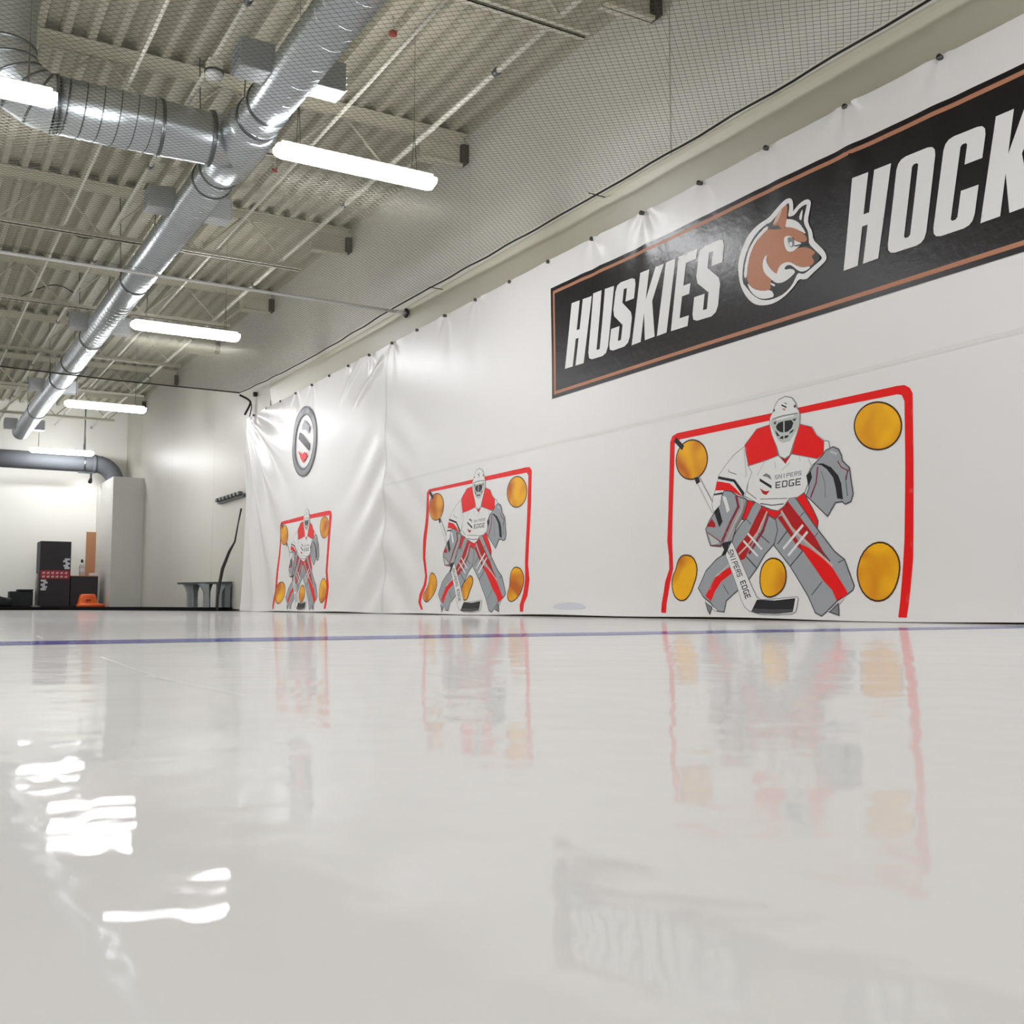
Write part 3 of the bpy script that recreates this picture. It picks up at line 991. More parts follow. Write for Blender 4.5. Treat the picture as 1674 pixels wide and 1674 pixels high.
# ---- painted goals with goalie
FRAME1 = [(92, 1425), (90, 1370), (105, 1240), (128, 1165), (125, 1090), (115, 1000), (122, 800), (128, 560), (132, 410), (145, 375), (175, 357), (735, 238), (905, 203), (1480, 76), (1525, 71), (1556, 88), (1572, 120), (1577, 560), (1578, 1100), (1558, 1447), (1508, 1445), (1512, 1300), (1525, 1000), (1528, 560), (1524, 165), (1508, 130), (1480, 126), (905, 242), (735, 280), (200, 392), (170, 402), (158, 420), (155, 560), (147, 800), (143, 1000), (147, 1090), (150, 1165), (133, 1250), (118, 1370), (120, 1428)]


def ell(cx, cy_, rx, ry, rot=0, n=28):
    c, s = math.cos(rot), math.sin(rot)
    return [(cx + rx * math.cos(t) * c - ry * math.sin(t) * s, cy_ + rx * math.cos(t) * s + ry * math.sin(t) * c) for t in np.linspace(0, 2 * math.pi, n, endpoint=False)]


T1 = [ell(260, 515, 90, 114, 0.12), ell(1366, 314, 136, 137, 0.5),
      [(225, 1085), (265, 1095), (290, 1150), (285, 1215), (270, 1260), (255, 1310), (225, 1350), (190, 1350), (160, 1320), (147, 1260), (150, 1215), (170, 1170), (180, 1120), (200, 1092)],
      [(745, 1103), (790, 1120), (817, 1170), (820, 1230), (805, 1280), (770, 1315), (725, 1332), (690, 1315), (672, 1265), (670, 1200), (682, 1150), (710, 1115)],
      [(1385, 1008), (1440, 1030), (1480, 1080), (1497, 1140), (1490, 1220), (1465, 1290), (1425, 1335), (1375, 1348), (1320, 1330), (1275, 1280), (1252, 1210), (1252, 1160), (1275, 1080), (1325, 1025)]]
CM = crop(640, 720, 280 / 1465)
FRAME2 = [(275, 1450), (243, 1385), (250, 1310), (275, 1235), (285, 1160), (268, 1010), (275, 820), (296, 600), (308, 445), (325, 418), (690, 335), (800, 308), (1150, 230), (1180, 228), (1198, 255), (1192, 560), (1175, 900), (1168, 1060), (1182, 1190), (1168, 1330), (1140, 1400), (1138, 1468), (1112, 1468), (1105, 1410), (1130, 1310), (1145, 1190), (1142, 1020), (1160, 640), (1170, 300), (1155, 275), (800, 345), (690, 368), (340, 440), (324, 460), (318, 600), (300, 820), (290, 1010), (303, 1165), (296, 1240), (272, 1320), (265, 1385), (290, 1445)]
T2 = [ell(385, 568, 60, 112, 0.1), ell(1072, 440, 82, 128, 0.05),
      [(345, 1130), (378, 1160), (393, 1225), (380, 1285), (345, 1350), (315, 1385), (285, 1360), (278, 1320), (300, 1280), (322, 1220), (325, 1165)],
      [(675, 1155), (700, 1180), (695, 1230), (672, 1290), (660, 1350), (635, 1362), (612, 1330), (608, 1270), (625, 1220), (655, 1185)],
      [(1070, 1085), (1110, 1105), (1135, 1175), (1125, 1250), (1095, 1330), (1040, 1380), (1000, 1360), (998, 1310), (1015, 1250), (1018, 1150), (1040, 1098)]]
CF = crop(400, 620, 420 / 1674)
FRAME3 = [(190, 1498), (186, 1470), (205, 1380), (210, 1250), (222, 1080), (232, 950), (245, 928), (360, 895), (440, 878), (545, 855), (562, 860), (566, 890), (553, 1100), (545, 1250), (556, 1350), (545, 1498), (532, 1498), (540, 1350), (532, 1250), (540, 1100), (550, 885), (440, 905), (360, 922), (250, 948), (240, 965), (230, 1080), (219, 1250), (214, 1390), (198, 1480), (199, 1498)]
T3 = [ell(257, 1015, 27, 62, 0.05), ell(519, 965, 29, 68, 0.02), ell(233, 1392, 27, 70, 0.1), ell(374, 1398, 18, 54, 0.05), ell(516, 1378, 25, 78, 0.05)]

# goalie template: name -> list of (points, crop, colour, outline)
O = 'o'
GOALIE = [
    ('pants', [
        ([(540, 110), (620, 130), (680, 165), (760, 200), (850, 215), (905, 150), (1050, 60), (1095, 25), (1135, 110), (1190, 205), (1236, 310), (1230, 370), (1150, 330), (960, 330), (820, 300), (760, 270), (640, 300), (505, 290), (520, 200)], C3, 'red', O)]),
    ('leg_pad', [
        ([(640, 118), (685, 150), (680, 240), (760, 260), (825, 300), (858, 400), (850, 450), (800, 540), (720, 630), (640, 770), (570, 870), (460, 985), (350, 1090), (335, 1200), (270, 1190), (200, 1105), (130, 1050), (80, 970), (150, 800), (250, 690), (320, 640), (400, 510), (430, 440), (500, 330), (545, 290), (600, 170)], C3, 'grey', O),
        ([(680, 185), (745, 215), (690, 340), (620, 480), (525, 680), (480, 695), (440, 590), (470, 540), (560, 430), (620, 300)], C3, 'darkred', None),
        ([(390, 755), (412, 812), (300, 900), (240, 1000), (205, 1100), (148, 1045), (240, 860), (330, 790)], C3, 'red', None),
        ('l', [(755, 245), (705, 400), (645, 500), (570, 625)], C3, 'maroon', 0.020),
        ('l', [(742, 220), (652, 420), (560, 540), (470, 632)], C3, 'beige', 0.012),
        ('l', [(245, 850), (370, 740)], C3, 'lightgrey', 0.010),
        ('l', [(558, 435), (690, 582)], C3, 'white', 0.014), ('l', [(515, 505), (650, 650)], C3, 'white', 0.014),
        ('l', [(660, 430), (765, 522)], C3, 'line', 0.006), ('l', [(540, 655), (645, 772)], C3, 'line', 0.008), ('l', [(318, 935), (375, 1030)], C3, 'line', 0.005), ('l', [(540, 290), (585, 340)], C3, 'line', 0.005),
        ([(145, 1075), (270, 1190), (255, 1195), (170, 1130)], C3, 'white', 0.004), ([(158, 1120), (215, 1160), (200, 1215), (178, 1175)], C3, 'midgrey', O)]),
    ('leg_pad', [
        ([(945, 95), (985, 70), (1020, 90), (1230, 390), (1400, 610), (1500, 690), (1600, 940), (1590, 975), (1530, 1020), (1440, 1080), (1340, 1190), (1300, 1225), (1240, 1195), (1160, 1040), (975, 750), (815, 545), (850, 400), (830, 290), (880, 230)], C3, 'grey', O),
        ([(890, 200), (945, 115), (1080, 290), (1210, 460), (1290, 600), (1370, 705), (1330, 680), (1200, 570), (1080, 450), (960, 340)], C3, 'darkred', None),
        ([(1040, 520), (1150, 570), (1300, 680), (1390, 770), (1545, 1005), (1530, 1030), (1440, 1080), (1390, 980), (1300, 890), (1100, 610)], C3, 'red', None),
        ([(845, 275), (885, 255), (960, 370), (1060, 520), (1100, 610), (1040, 560), (960, 440)], C3, 'darkred', None),
        ('l', [(885, 215), (990, 385), (1100, 490), (1385, 742)], C3, 'beige', 0.014),
        ('l', [(1230, 560), (1360, 700)], C3, 'line', 0.008),
        ('l', [(1092, 352), (905, 578)], C3, 'white', 0.016), ('l', [(1136, 418), (955, 642)], C3, 'white', 0.016),
        ('l', [(945, 400), (848, 532)], C3, 'line', 0.007), ('l', [(1095, 600), (975, 747)], C3, 'line', 0.007), ('l', [(1288, 900), (1190, 1030)], C3, 'line', 0.005), ('l', [(1105, 225), (1060, 270)], C3, 'line', 0.005), ('l', [(1240, 425), (1205, 470)], C3, 'line', 0.005), ('l', [(1498, 690), (1440, 715)], C3, 'line', 0.004),
        ([(1365, 1180), (1525, 1048), (1460, 1120), (1385, 1190)], C3, 'white', 0.004), ([(1385, 1188), (1455, 1120), (1470, 1215)], C3, 'midgrey', O)]),
    ('jersey', [
        ([(525, 600), (415, 690), (345, 780), (275, 880), (262, 940), (240, 1030), (212, 1160), (222, 1230), (300, 1180), (330, 1040), (430, 1010), (520, 1090), (600, 1020), (620, 780)], C2, 'white', 0.004),
        ([(560, 780), (725, 730), (850, 685), (925, 765), (990, 670), (1230, 705), (1300, 545), (1345, 550), (1355, 620), (1290, 690), (1180, 780), (1130, 880), (1140, 960), (1110, 1040), (1040, 1090), (960, 1100), (905, 1180), (850, 1220), (790, 1210), (680, 1165), (620, 1130), (530, 1080), (560, 960), (600, 850)], C2, 'white', 0.004),
        ([(780, 385), (645, 430), (530, 585), (540, 660), (565, 785), (725, 735), (850, 685), (835, 600), (800, 500)], C2, 'red', 0.004),
        ([(1055, 380), (1180, 410), (1225, 490), (1300, 545), (1295, 670), (1235, 715), (1080, 685), (985, 668), (1010, 570), (1030, 470)], C2, 'red', 0.004),
        ([(875, 700), (925, 768), (970, 695), (920, 690)], C2, 'darkred', None),
        ([(272, 888), (430, 920), (525, 1050), (515, 1090), (420, 945), (268, 915)], C2, 'black', None),
        ([(255, 940), (300, 943), (380, 958), (440, 1010), (505, 1090), (430, 1050), (340, 1025), (240, 1028)], C2, 'red', None),
        ('l', [(228, 1070), (310, 1055)], C2, 'black', 0.012),
        ('l', [(725, 735), (650, 880)], C2, 'lightgrey', 0.005), ('l', [(520, 620), (542, 870), (535, 900)], C2, 'lightgrey', 0.006), ('l', [(365, 820), (375, 845), (445, 870)], C2, 'midgrey', 0.005), ('l', [(820, 745), (830, 810)], C2, 'lightgrey', 0.005), ('l', [(970, 755), (890, 830)], C2, 'lightgrey', 0.005), ('l', [(1060, 690), (1070, 740)], C2, 'lightgrey', 0.005), ('l', [(1150, 720), (1180, 790)], C2, 'lightgrey', 0.008),
        ('l', [(560, 950), (550, 1040), (640, 1110)], C2, 'midgrey', 0.006), ('l', [(680, 1112), (800, 1108), (940, 1105)], C2, 'midgrey', 0.005), ('l', [(680, 1155), (790, 1172), (905, 1158)], C2, 'line', 0.006),
        ([(700, 885), (735, 858), (775, 880), (790, 925), (745, 895)], C2, 'midgrey', None), ([(672, 908), (790, 980), (788, 1010), (675, 937)], C2, 'black', None), ([(675, 1005), (712, 1030), (735, 1035), (772, 1030), (738, 1072), (705, 1060)], C2, 'darkred', None),
        ('t', 'SNIPERS', [(822, 880), (1090, 832), (1086, 876), (822, 920)], C2, 'midgrey'), ('t', 'EDGE', [(828, 945), (1092, 902), (1086, 972), (826, 1008)], C2, 'line')]),
    ('helmet', [
        ([(812, 260), (825, 200), (860, 145), (925, 112), (985, 125), (1020, 170), (1030, 215), (1055, 250), (1065, 300), (1058, 390), (1035, 470), (1000, 570), (965, 680), (920, 712), (870, 690), (845, 600), (800, 490), (775, 390), (778, 320), (798, 275)], C2, 'white', 0.005),
        ([(788, 335), (850, 305), (1052, 268), (1062, 320), (1052, 400), (1012, 480), (968, 545), (905, 564), (855, 538), (815, 460), (784, 390)], C2, 'lightgrey', None),
        ('l', [(800, 330), (900, 298), (1045, 272)], C2, 'midgrey', 0.006),
        ([(838, 325), (1010, 287), (1008, 306), (842, 343)], C2, 'white', None),
        ([(812, 360), (838, 352), (830, 385), (815, 380)], C2, 'line', None), ([(998, 330), (1035, 320), (1020, 350), (1000, 345)], C2, 'line', None),
        ([(833, 400), (858, 368), (906, 350), (906, 462), (872, 455), (842, 432)], C2, 'black', None), ([(918, 348), (985, 338), (1005, 368), (988, 418), (950, 452), (918, 460)], C2, 'black', None),
        ([(822, 440), (850, 465), (872, 498), (845, 496)], C2, 'black', None), ([(1010, 425), (1000, 452), (962, 478), (975, 450)], C2, 'black', None),
        ([(865, 520), (885, 500), (906, 494), (906, 525)], C2, 'black', None), ([(918, 492), (962, 488), (945, 512), (918, 520)], C2, 'black', None),
        (ell(815, 245, 10, 14, 0, 10), C2, 'line', None), (ell(1017, 205, 11, 15, 0, 10), C2, 'line', None),
        ([(905, 168), (938, 172), (940, 190), (918, 178)], C2, 'midgrey', None), ([(888, 186), (938, 208), (936, 222), (885, 200)], C2, 'black', None), ([(890, 222), (912, 232), (932, 228), (914, 246)], C2, 'darkred', None)]),
    ('catching_glove', [
        ([(1390, 607), (1440, 630), (1468, 690), (1475, 740), (1545, 810), (1560, 930), (1580, 1060), (1560, 1130), (1510, 1155), (1480, 1130), (1410, 1140), (1335, 1272), (1270, 1210), (1160, 1100), (1130, 1080), (1160, 1000), (1145, 900), (1160, 860), (1220, 760), (1290, 690), (1320, 640)], C2, 'grey', O),
        ([(1215, 768), (1290, 762), (1370, 800), (1440, 880), (1470, 960), (1487, 1115), (1430, 1105), (1415, 1000), (1390, 900), (1330, 820), (1280, 782)], C2, 'black', None),
        ([(1128, 880), (1172, 840), (1185, 900), (1150, 985)], C2, 'black', None),
        ('l', [(1240, 800), (1225, 950), (1172, 1092)], C2, 'maroon', 0.010), ('l', [(1435, 740), (1470, 800), (1530, 830), (1520, 920)], C2, 'maroon', 0.007), ('l', [(1275, 840), (1310, 950), (1315, 1100)], C2, 'midgrey', 0.006),
        ([(1370, 637), (1432, 662), (1425, 682), (1360, 655)], C2, 'lightgrey', None), ('l', [(1545, 820), (1510, 900), (1530, 1080)], C2, 'line', 0.005)]),
    ('stick', [
        ([(280, 622), (302, 616), (395, 790), (400, 835), (385, 830)], C1, 'white', 0.004),
        ([(276, 624), (302, 616), (312, 648), (290, 662)], C1, 'black', None),
        ([(390, 515), (412, 540), (600, 960), (650, 1060), (700, 1085), (830, 1075), (1045, 1052), (1058, 1068), (1042, 1190), (1010, 1210), (850, 1224), (700, 1222), (590, 1192), (540, 1152), (500, 1080), (450, 930), (333, 620), (345, 590)], C3, 'white', 0.004),
        ([(655, 1080), (830, 1087), (1032, 1062), (1018, 1180), (1015, 1200), (850, 1218), (650, 1214), (605, 1198), (625, 1150)], C3, 'black', None),
        ([(605, 1198), (617, 1168), (800, 1175), (1018, 1170), (1015, 1200), (850, 1220), (650, 1216)], C3, 'line', None),
        ('t', 'SNIPERS', [(408, 585), (512, 850), (462, 868), (356, 600)], C3, 'line'), ('t', 'EDGE', [(532, 885), (598, 1065), (545, 1088), (482, 905)], C3, 'black')]),
    ('blocker', [
        ([(430, 440), (405, 480), (395, 520), (340, 640), (295, 655), (325, 590), (300, 540), (290, 510)], C3, 'black', None),
        ([(330, 18), (395, 25), (450, 70), (540, 100), (545, 130), (505, 260), (440, 370), (402, 500), (310, 520), (290, 555), (195, 545), (170, 470), (150, 390), (190, 300), (230, 240), (270, 170), (310, 70)], C3, 'grey', O),
        ('l', [(445, 70), (466, 170), (390, 320), (308, 505)], C3, 'maroon', 0.020), ('l', [(500, 100), (500, 190), (425, 340), (350, 505)], C3, 'beige', 0.010), ('l', [(540, 130), (500, 260), (435, 380)], C3, 'midgrey', 0.016),
        ([(308, 62), (346, 75), (382, 200), (355, 232)], C3, 'white', None), ([(225, 62), (302, 52), (290, 150), (225, 218), (210, 150)], C3, 'white', 0.004),
        ([(230, 225), (272, 168), (312, 315), (280, 372)], C3, 'black', None), ([(205, 288), (238, 330), (242, 372), (158, 365)], C3, 'darkred', None),
        ([(170, 430), (268, 498), (280, 530), (202, 545)], C3, 'lightgrey', 0.005), ('l', [(170, 425), (300, 520), (290, 550), (200, 548)], C3, 'maroon', 0.006)]),
]
N_Y, N_Z = wall_pt(1060 + 832 * 460 / 1674, 1000)      # middle of the near goal


def goal(frame, targets, fn, tr, label, plabels, thin=1.0, lev=0.0001):
    LEVELS.clear()
    LEVEL_H[0] = lev
    LIFT[0] = -0.001
    g = art('goal_print', [([fn(frame)], 'red')], tarp, label, 0.03)
    for nm_, items in GOALIE:
        if nm_ == 'stick':
            for T, pl in zip(targets, plabels):
                L = smooth_loop(fn(T), 1)
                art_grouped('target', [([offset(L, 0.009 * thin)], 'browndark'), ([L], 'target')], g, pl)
            art_grouped('stick_end', [([q], 'black') for q in stroke(tr(C1([(165, 398), (205, 442)])), 0.035)], g)
        layers = []
        for it in items:
            if it[0] == 'l':
                for q in stroke(tr(it[2](it[1])), it[4]):
                    layers.append(([q], it[3]))
                # one level for a whole polyline
            elif it[0] == 't':
                for q in text_quads(it[1], tr(it[3](it[2]))):
                    layers.append(([q], it[4]))
            else:
                P = tr(it[1](it[0]))
                if it[3] is not None:
                    layers.append(([offset(P, 0.0065 if it[3] == O else it[3])], 'line' if it[3] == O else 'midgrey'))
                layers.append(([P], it[2]))
        art_grouped(nm_, layers, g)
    return g


LEVELS, LEVEL_H = [], [0.0001]


def level_of(P):
    """one level above every earlier shape of this goal whose box this one touches"""
    A = np.asarray(P)
    lo, hi = A.min(0), A.max(0)
    lv = 1
    for a, b, l in LEVELS:
        if lo[0] < b[0] and hi[0] > a[0] and lo[1] < b[1] and hi[1] > a[1]:
            lv = max(lv, l + 1)
    return lo, hi, lv


def art_grouped(name, layers, parent, label=None, step=0.02):
    """flat print of several colours; every shape lies a hair above those it covers"""
    V, F, I, mats = [], [], [], []
    k, pend, last = 0, [], None
    for loops, mk in layers:
        if mk != last:
            LEVELS.extend(pend)
            pend, last = [], mk
        lo, hi, lv = level_of(loops[0])
        pend.append((lo, hi, lv))
        v, f = fill(loops, step)
        if len(f) == 0:
            continue
        p = on_tarp(v, 0.0016 + lv * LEVEL_H[0])
        nn = np.cross(p[f[:, 1]] - p[f[:, 0]], p[f[:, 2]] - p[f[:, 0]])
        f = np.where(nn[:, :1] > 0, f[:, ::-1], f)
        V.append(p)
        F.append(f + k)
        k += len(p)
        if mk not in mats:
            mats.append(mk)
        I += [mats.index(mk)] * len(f)
    LEVELS.extend(pend)
    o = mesh(name, np.concatenate(V), np.concatenate(F), [M[q] for q in mats], parent, True, I)
    if label:
        o['label'] = label
    return o


PL = ['orange target at the upper left', 'orange target at the upper right', 'orange target at the lower left', 'orange target between the legs', 'orange target at the lower right']
goal(FRAME1, T1, C1, lambda P: P, 'nearest printed red goal with a goalie, largest of three', PL)
goal(FRAME2, T2, CM, lambda P: [((y - 4.54) * 0.985 + 8.235, z * 0.995) for y, z in P], 'middle printed red goal with a goalie', PL, 0.9, 0.00010)
goal(FRAME3, T3, CF, lambda P: [((y - 4.54) * 0.96 + 12.70, z * 0.99) for y, z in P], 'farthest printed red goal with a goalie, smallest of three', PL, 1.0, 0.00014)

# faint blue smudge low on the tarp between the goals
LIFT[0] = 0
sm_ = art('blue_smudge', [([smooth_loop([(6.4, 0.055), (6.95, 0.05), (6.85, 0.10), (6.55, 0.105)], 2)], 'bluestain')], tarp, 'faint blue smudge near the bottom hem')

# welded seams of the vinyl
V, F = [], []
zz = np.linspace(0.02, 2.80, 100)
P = np.array([(10.2 + s * 0.018, z) for z in zz for s in (-1, 1)])
Q = on_tarp(P, 0.0016)
mesh('seam', Q, [(2 * i, 2 * i + 1, 2 * i + 3, 2 * i + 2) for i in range(99)], M['seam'], tarp, True)
yy = np.linspace(TY0 + 0.02, 10.15, 330)
P = np.array([(y, 1.335 + 0.01 * math.sin(y) + s * 0.012) for y in yy for s in (-1, 1)])
Q = on_tarp(P, 0.0014)
mesh('seam', Q, [(2 * i, 2 * i + 1, 2 * i + 3, 2 * i + 2) for i in range(329)], M['seam'], tarp, True)

# fixings along the top edge
gm = None
for i in range(-4, 20):
    y = CLIP0 + CLIPD * i
    if not (TY0 < y < TY1):
        continue
    if gm is None:
        mb = MB()
        mb.tube([(W + 0.03, y, TZ1 - 0.012), (W - 0.022, y, TZ1 - 0.012)], 0.011, 10, radii=[0.011, 0.016])
        gm = mb.build('grommet', M['grommet'], tarp, True)
        g0 = y
    else:
        c = gm.copy()
        COL.objects.link(c)
        c.location = (0, y - g0, 0)

# ------------------------------------------------------------------ far end: bench, rail, strap
M['bench_top'] = mat('bench_top', rgb(58, 60, 64), 0.5)
M['bench_leg_dark'] = mat('bench_leg_dark', rgb(112, 118, 120), 0.5, 0, 0.06, 6)
M['bench_leg'] = mat('bench_leg', rgb(140, 145, 147), 0.5, 0, 0.06, 6)
BZ = 0.056
bench = empty('bench', (4.1, 16.3, BZ), 'low grey bench with flared legs and dark top against the right wall', 'bench')
mb = MB()
mb.add([(3.70, 16.25, 0.398), (4.47, 16.05, 0.415), (4.47, 16.55, 0.415), (3.86, 16.55, 0.405), (3.70, 16.25, 0.425), (4.47, 16.05, 0.445), (4.47, 16.55, 0.445), (3.86, 16.55, 0.435)],
       [(0, 3, 2, 1), (4, 5, 6, 7), (0, 1, 5, 4), (1, 2, 6, 5), (2, 3, 7, 6), (3, 0, 4, 7)])
mb.build('bench_top', M['bench_top'], bench)


def flared_leg(x, y, a0, lean, m):
    prof = [(1.15, BZ, 0.0), (1.0, 0.09, 0.0), (0.92, 0.20, 0.0), (1.0, 0.29, 0.1), (1.5, 0.36, 0.5), (2.3, 0.413, 1.0)]
    V, F = [], []
    for k_, z, l in prof:
        a, b, xx = a0 * k_, 0.05, x + lean * l
        V += [(xx - a, y - b, z), (xx + a, y - b, z), (xx + a, y + b, z), (xx - a, y + b, z)]
    for i in range(len(prof) - 1):
        for q in range(4):
            F.append((4 * i + q, 4 * i + (q + 1) % 4, 4 * i + 4 + (q + 1) % 4, 4 * i + 4 + q))
    F += [(3, 2, 1, 0), tuple(range(4 * len(prof) - 4, 4 * len(prof)))]
    mesh('leg', V, F, m, bench)


flared_leg(3.90, 16.32, 0.034, -0.03, M['bench_leg_dark'])
flared_leg(4.02, 16.48, 0.034, 0.0, M['bench_leg_dark'])
flared_leg(4.12, 16.20, 0.034, -0.05, M['bench_leg'])
flared_leg(4.21, 16.46, 0.028, 0.0, M['bench_leg_dark'])
flared_leg(4.30, 16.18, 0.034, 0.05, M['bench_leg'])
box('end_panel', (4.38, 16.12, BZ), (4.46, 16.5, 0.413), M['bench_leg_dark'], bench)

rail = empty('wall_rail', (4.49, 16.2, 1.72), 'grey notched rail fixed to the right wall beyond the tarp', 'rail')
mb = MB()
mb.box((4.445, 15.5, 1.69), (4.499, 16.95, 1.735), 0.004)
mb.build('rail_bar', M['galv_dark'], rail)
for k in range(7):
    y = 15.6 + k * 0.2
    MB().box((4.40, y, 1.715), (4.47, y + 0.11, 1.775), 0.01).build('rail_hook', M['galv_dark'], rail)

strap = [(4.40, 15.42, 1.50), (4.38, 15.5, 1.28), (4.36, 15.58, 1.02), (4.30, 15.64, 0.88), (4.22, 15.70, 0.62), (4.19, 15.73, 0.40), (4.17, 15.74, 0.20), (4.16, 15.72, 0.02)]
tag(tube('hanging_strap', strap, 0.024, M['cable'], None, 8, loc=(4.16, 15.7, 0.05), radii=[0.014, 0.010, 0.014, 0.022, 0.026, 0.024, 0.02, 0.02]), 'black strap hanging from the tarp end past the bench', 'strap')

# ------------------------------------------------------------------ far left pile
M['black_board'] = mat('black_board', rgb(36, 32, 40), 0.55, 0, 0.1, 5)
M['black_bag'] = mat('black_bag', rgb(34, 36, 40), 0.7, 0, 0.2, 14, 0.004, 12)
M['red_label'] = mat('red_label', rgb(176, 34, 48), 0.5)
M['white_label'] = mat('white_label', rgb(215, 215, 220), 0.5)
M['wood'] = mat('plywood', rgb(186, 132, 96), 0.6, 0, 0.1, 4, stretch=(1, 1, 0.2))
M['orange_plastic'] = mat('orange_plastic', rgb(238, 98, 16), 0.4, 0, 0.06, 6)
M['clear_bottle'] = mat('cloudy_bottle', rgb(196, 190, 186), 0.3)
M['silver_pole'] = mat('silver_pole', rgb(150, 150, 140), 0.35, 0.7, 0.05)

bd = empty('tall_black_box', (2.93, 23.9, BZ), 'tall black box with a red printed band and white marks', 'box')
box('carcass', (2.62, 23.6, BZ), (3.21, 24.2, 1.40), M['black_board'], bd, 0.01)
band = box('red_band', (2.64, 23.588, 0.63), (3.19, 23.601, 0.80), M['red_label'], bd)
for r_ in range(2):
    mb = MB()
    for k in range(6):
        for q in range(2):
            mb.box((2.675 + k * 0.085 + q * 0.026, 23.582, 0.655 + r_ * 0.075), (2.693 + k * 0.085 + q * 0.026, 23.589, 0.685 + r_ * 0.075 + 0.01 * q))
    mb.build('band_lettering', M['white_label'], band)


def mark(x, z, s):
    mb = MB()
    for a, b, c, d in ((0, 0, .10, .05), (.03, .05, .12, .09), (0, .09, .08, .14), (.05, .14, .13, .18), (.0, .18, .10, .22)):
        xa, xb = (x + a * s, x + c * s) if s > 0 else (x + c * s, x + a * s)
        mb.box((xa, 23.585, z + b), (xb, 23.601, z + d))
    mb.build('white_mark', M['white_label'], bd)


mark(3.19, 0.83, -1)
mark(2.65, 0.39, 1)
lb = empty('low_black_box', (3.5, 23.9, BZ), 'low black box right of the tall one with a copper top edge', 'box')
box('carcass', (3.22, 23.65, BZ), (3.76, 24.3, 0.685), M['black_board'], lb, 0.008)
box('top_edge', (3.22, 23.64, 0.686), (3.76, 24.3, 0.70), M['wood'], lb)
tag(box('plywood_board', (3.60, 24.33, 0.05), (3.80, 24.36, 1.66), M['wood'], None, 0.003, loc=(3.7, 24.34, 0.05)), 'narrow upright plywood board standing behind the low black box', 'board')
bt = empty('bottle', (3.47, 23.9, 0.701), 'small cloudy plastic bottle on the low black box', 'bottle')
lathe(MB(), (3.47, 23.9, 0.701), [(0.05, 0), (0.055, 0.02), (0.055, 0.2), (0.045, 0.25), (0.02, 0.28)], 14).build('bottle_body', M['clear_bottle'], bt, True)
lathe(MB(), (3.47, 23.9, 0.981), [(0.024, 0), (0.024, 0.05), (0.016, 0.07)], 12).build('cap', M['black_bag'], bt, True)
lathe(MB(), (3.47, 23.9, 0.79), [(0.0565, 0), (0.0565, 0.07)], 14).build('label_band', M['white_label'], bt)
tag(box('white_carton', (3.60, 23.7, 0.701), (3.75, 23.85, 0.76), M['white_label'], None, 0.006, loc=(3.66, 23.77, 0.701)), 'small white carton on the right end of the low black box', 'carton')
ot = empty('orange_tub', (3.5, 23.2, BZ), 'bright orange plastic tub turned over with a wide rim', 'tub')
V, F = [], []
prof = [(0.27, 0.22, BZ), (0.27, 0.22, 0.10), (0.25, 0.20, 0.115), (0.19, 0.17, 0.13), (0.165, 0.155, 0.23), (0.15, 0.14, 0.29), (0.12, 0.11, 0.315)]
for i_, (a, b, z) in enumerate(prof):
    for t in np.linspace(0, 2 * math.pi, 20, endpoint=False):
        c, s = math.cos(t), math.sin(t)
        V.append((3.50 + (0.06 if i_ < 3 else 0.0) + a * math.copysign(abs(c) ** 0.6, c), 23.2 + b * math.copysign(abs(s) ** 0.6, s), z))
for i in range(len(prof) - 1):
    for q in range(20):
        F.append((20 * i + q, 20 * i + (q + 1) % 20, 20 * i + 20 + (q + 1) % 20, 20 * i + 20 + q))
F += [tuple(range(19, -1, -1)), tuple(range(20 * len(prof) - 20, 20 * len(prof)))]
mesh('tub_body', V, F, M['orange_plastic'], ot, True)
box('handle_slot', (3.44, 23.035, 0.17), (3.54, 23.05, 0.21), M['red_label'], ot)
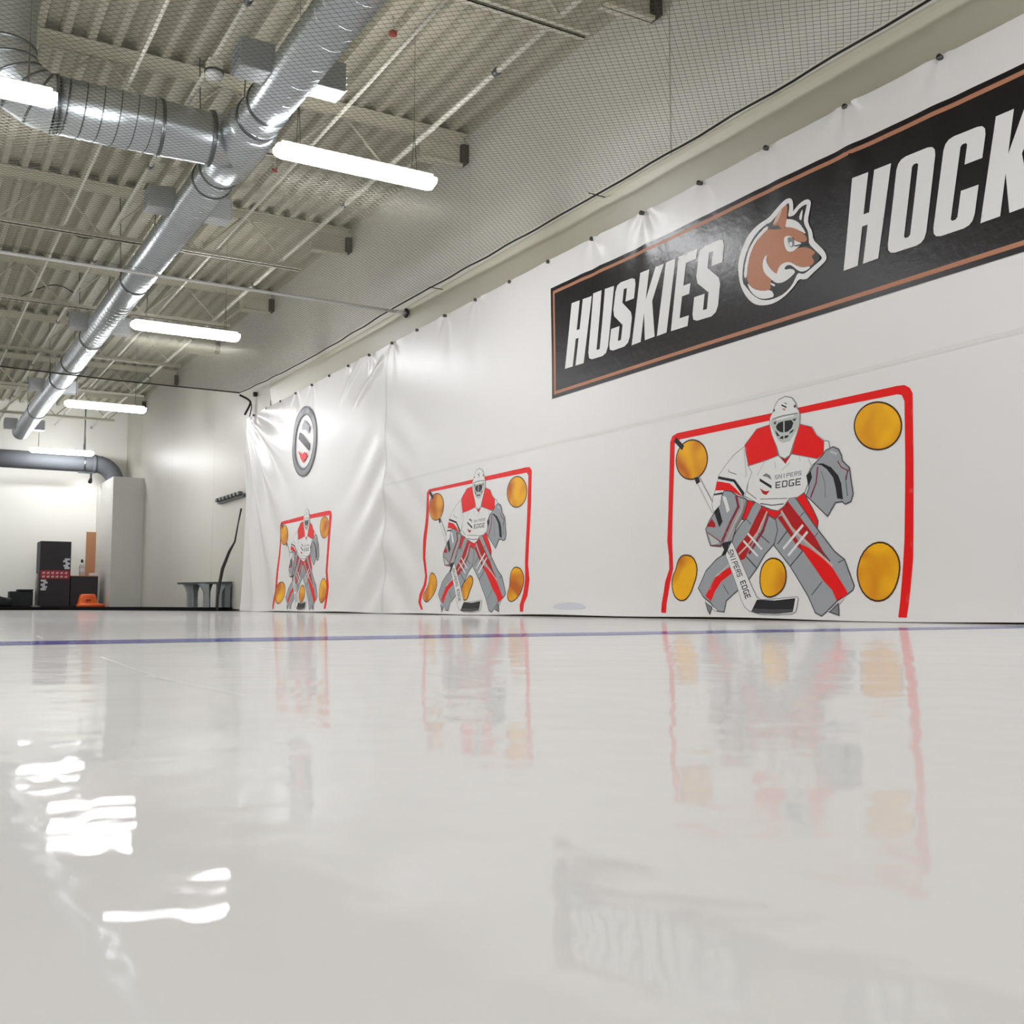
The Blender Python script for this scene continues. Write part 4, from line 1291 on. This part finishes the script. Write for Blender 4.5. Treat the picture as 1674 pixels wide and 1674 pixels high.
pl_ = empty('metal_stand', (2.56, 23.5, BZ), 'thin silver pole standing left of the tall black box', 'stand')
tube('pole', [(2.545, 23.38, BZ), (2.545, 23.38, 0.72)], 0.022, M['silver_pole'], pl_)
lathe(MB(), (2.545, 23.38, BZ), [(0.09, 0), (0.09, 0.012), (0.03, 0.03)], 14).build('base', M['silver_pole'], pl_)


def bag(name, x0, x1, y, h, label, dep=0.35):
    r = empty(name, ((x0 + x1) / 2, y, BZ), label, 'bag')
    V, F = [], []
    ns, nr = 10, 16
    for i in range(ns + 1):
        u = i / ns
        w = 0.75 + 0.25 * math.sin(math.pi * u)
        for q in range(nr):
            t = 2 * math.pi * q / nr
            c, s = math.cos(t), math.sin(t)
            zz = BZ + h * (0.5 + 0.5 * math.copysign(abs(s) ** 0.5, s) * (w if s > 0 else 1)) 
            V.append((x0 + (x1 - x0) * u, y + dep / 2 * math.copysign(abs(c) ** 0.5, c) * w, zz))
    for i in range(ns):
        for q in range(nr):
            F.append((i * nr + q, i * nr + (q + 1) % nr, (i + 1) * nr + (q + 1) % nr, (i + 1) * nr + q))
    F += [tuple(range(nr)), tuple(range(ns * nr, ns * nr + nr))]
    mesh('bag_body', V, F, M['black_bag'], r, True)
    xm = (x0 + x1) / 2
    tube('bag_strap', [(xm - (x1 - x0) * 0.28, y - dep * 0.4, BZ + h * 0.85), (xm - 0.1, y - dep * 0.5, BZ + h * 1.05), (xm + 0.1, y - dep * 0.5, BZ + h * 0.98), (xm + (x1 - x0) * 0.28, y - dep * 0.45, BZ + h * 0.7)], 0.012, M['black_bag'], r, 6)
    return r


bag('equipment_bag', 1.55, 2.10, 23.4, 0.20, 'low black equipment bag at the left photo edge')
bx = empty('black_crate', (2.35, 23.5, BZ), 'squat black crate beside the thin silver pole', 'crate')
box('crate_body', (2.08, 23.6, BZ), (2.52, 23.95, 0.37), M['black_bag'], bx, 0.015)
box('crate_lid', (2.23, 23.58, 0.371), (2.52, 23.97, 0.41), M['black_bag'], bx, 0.01)
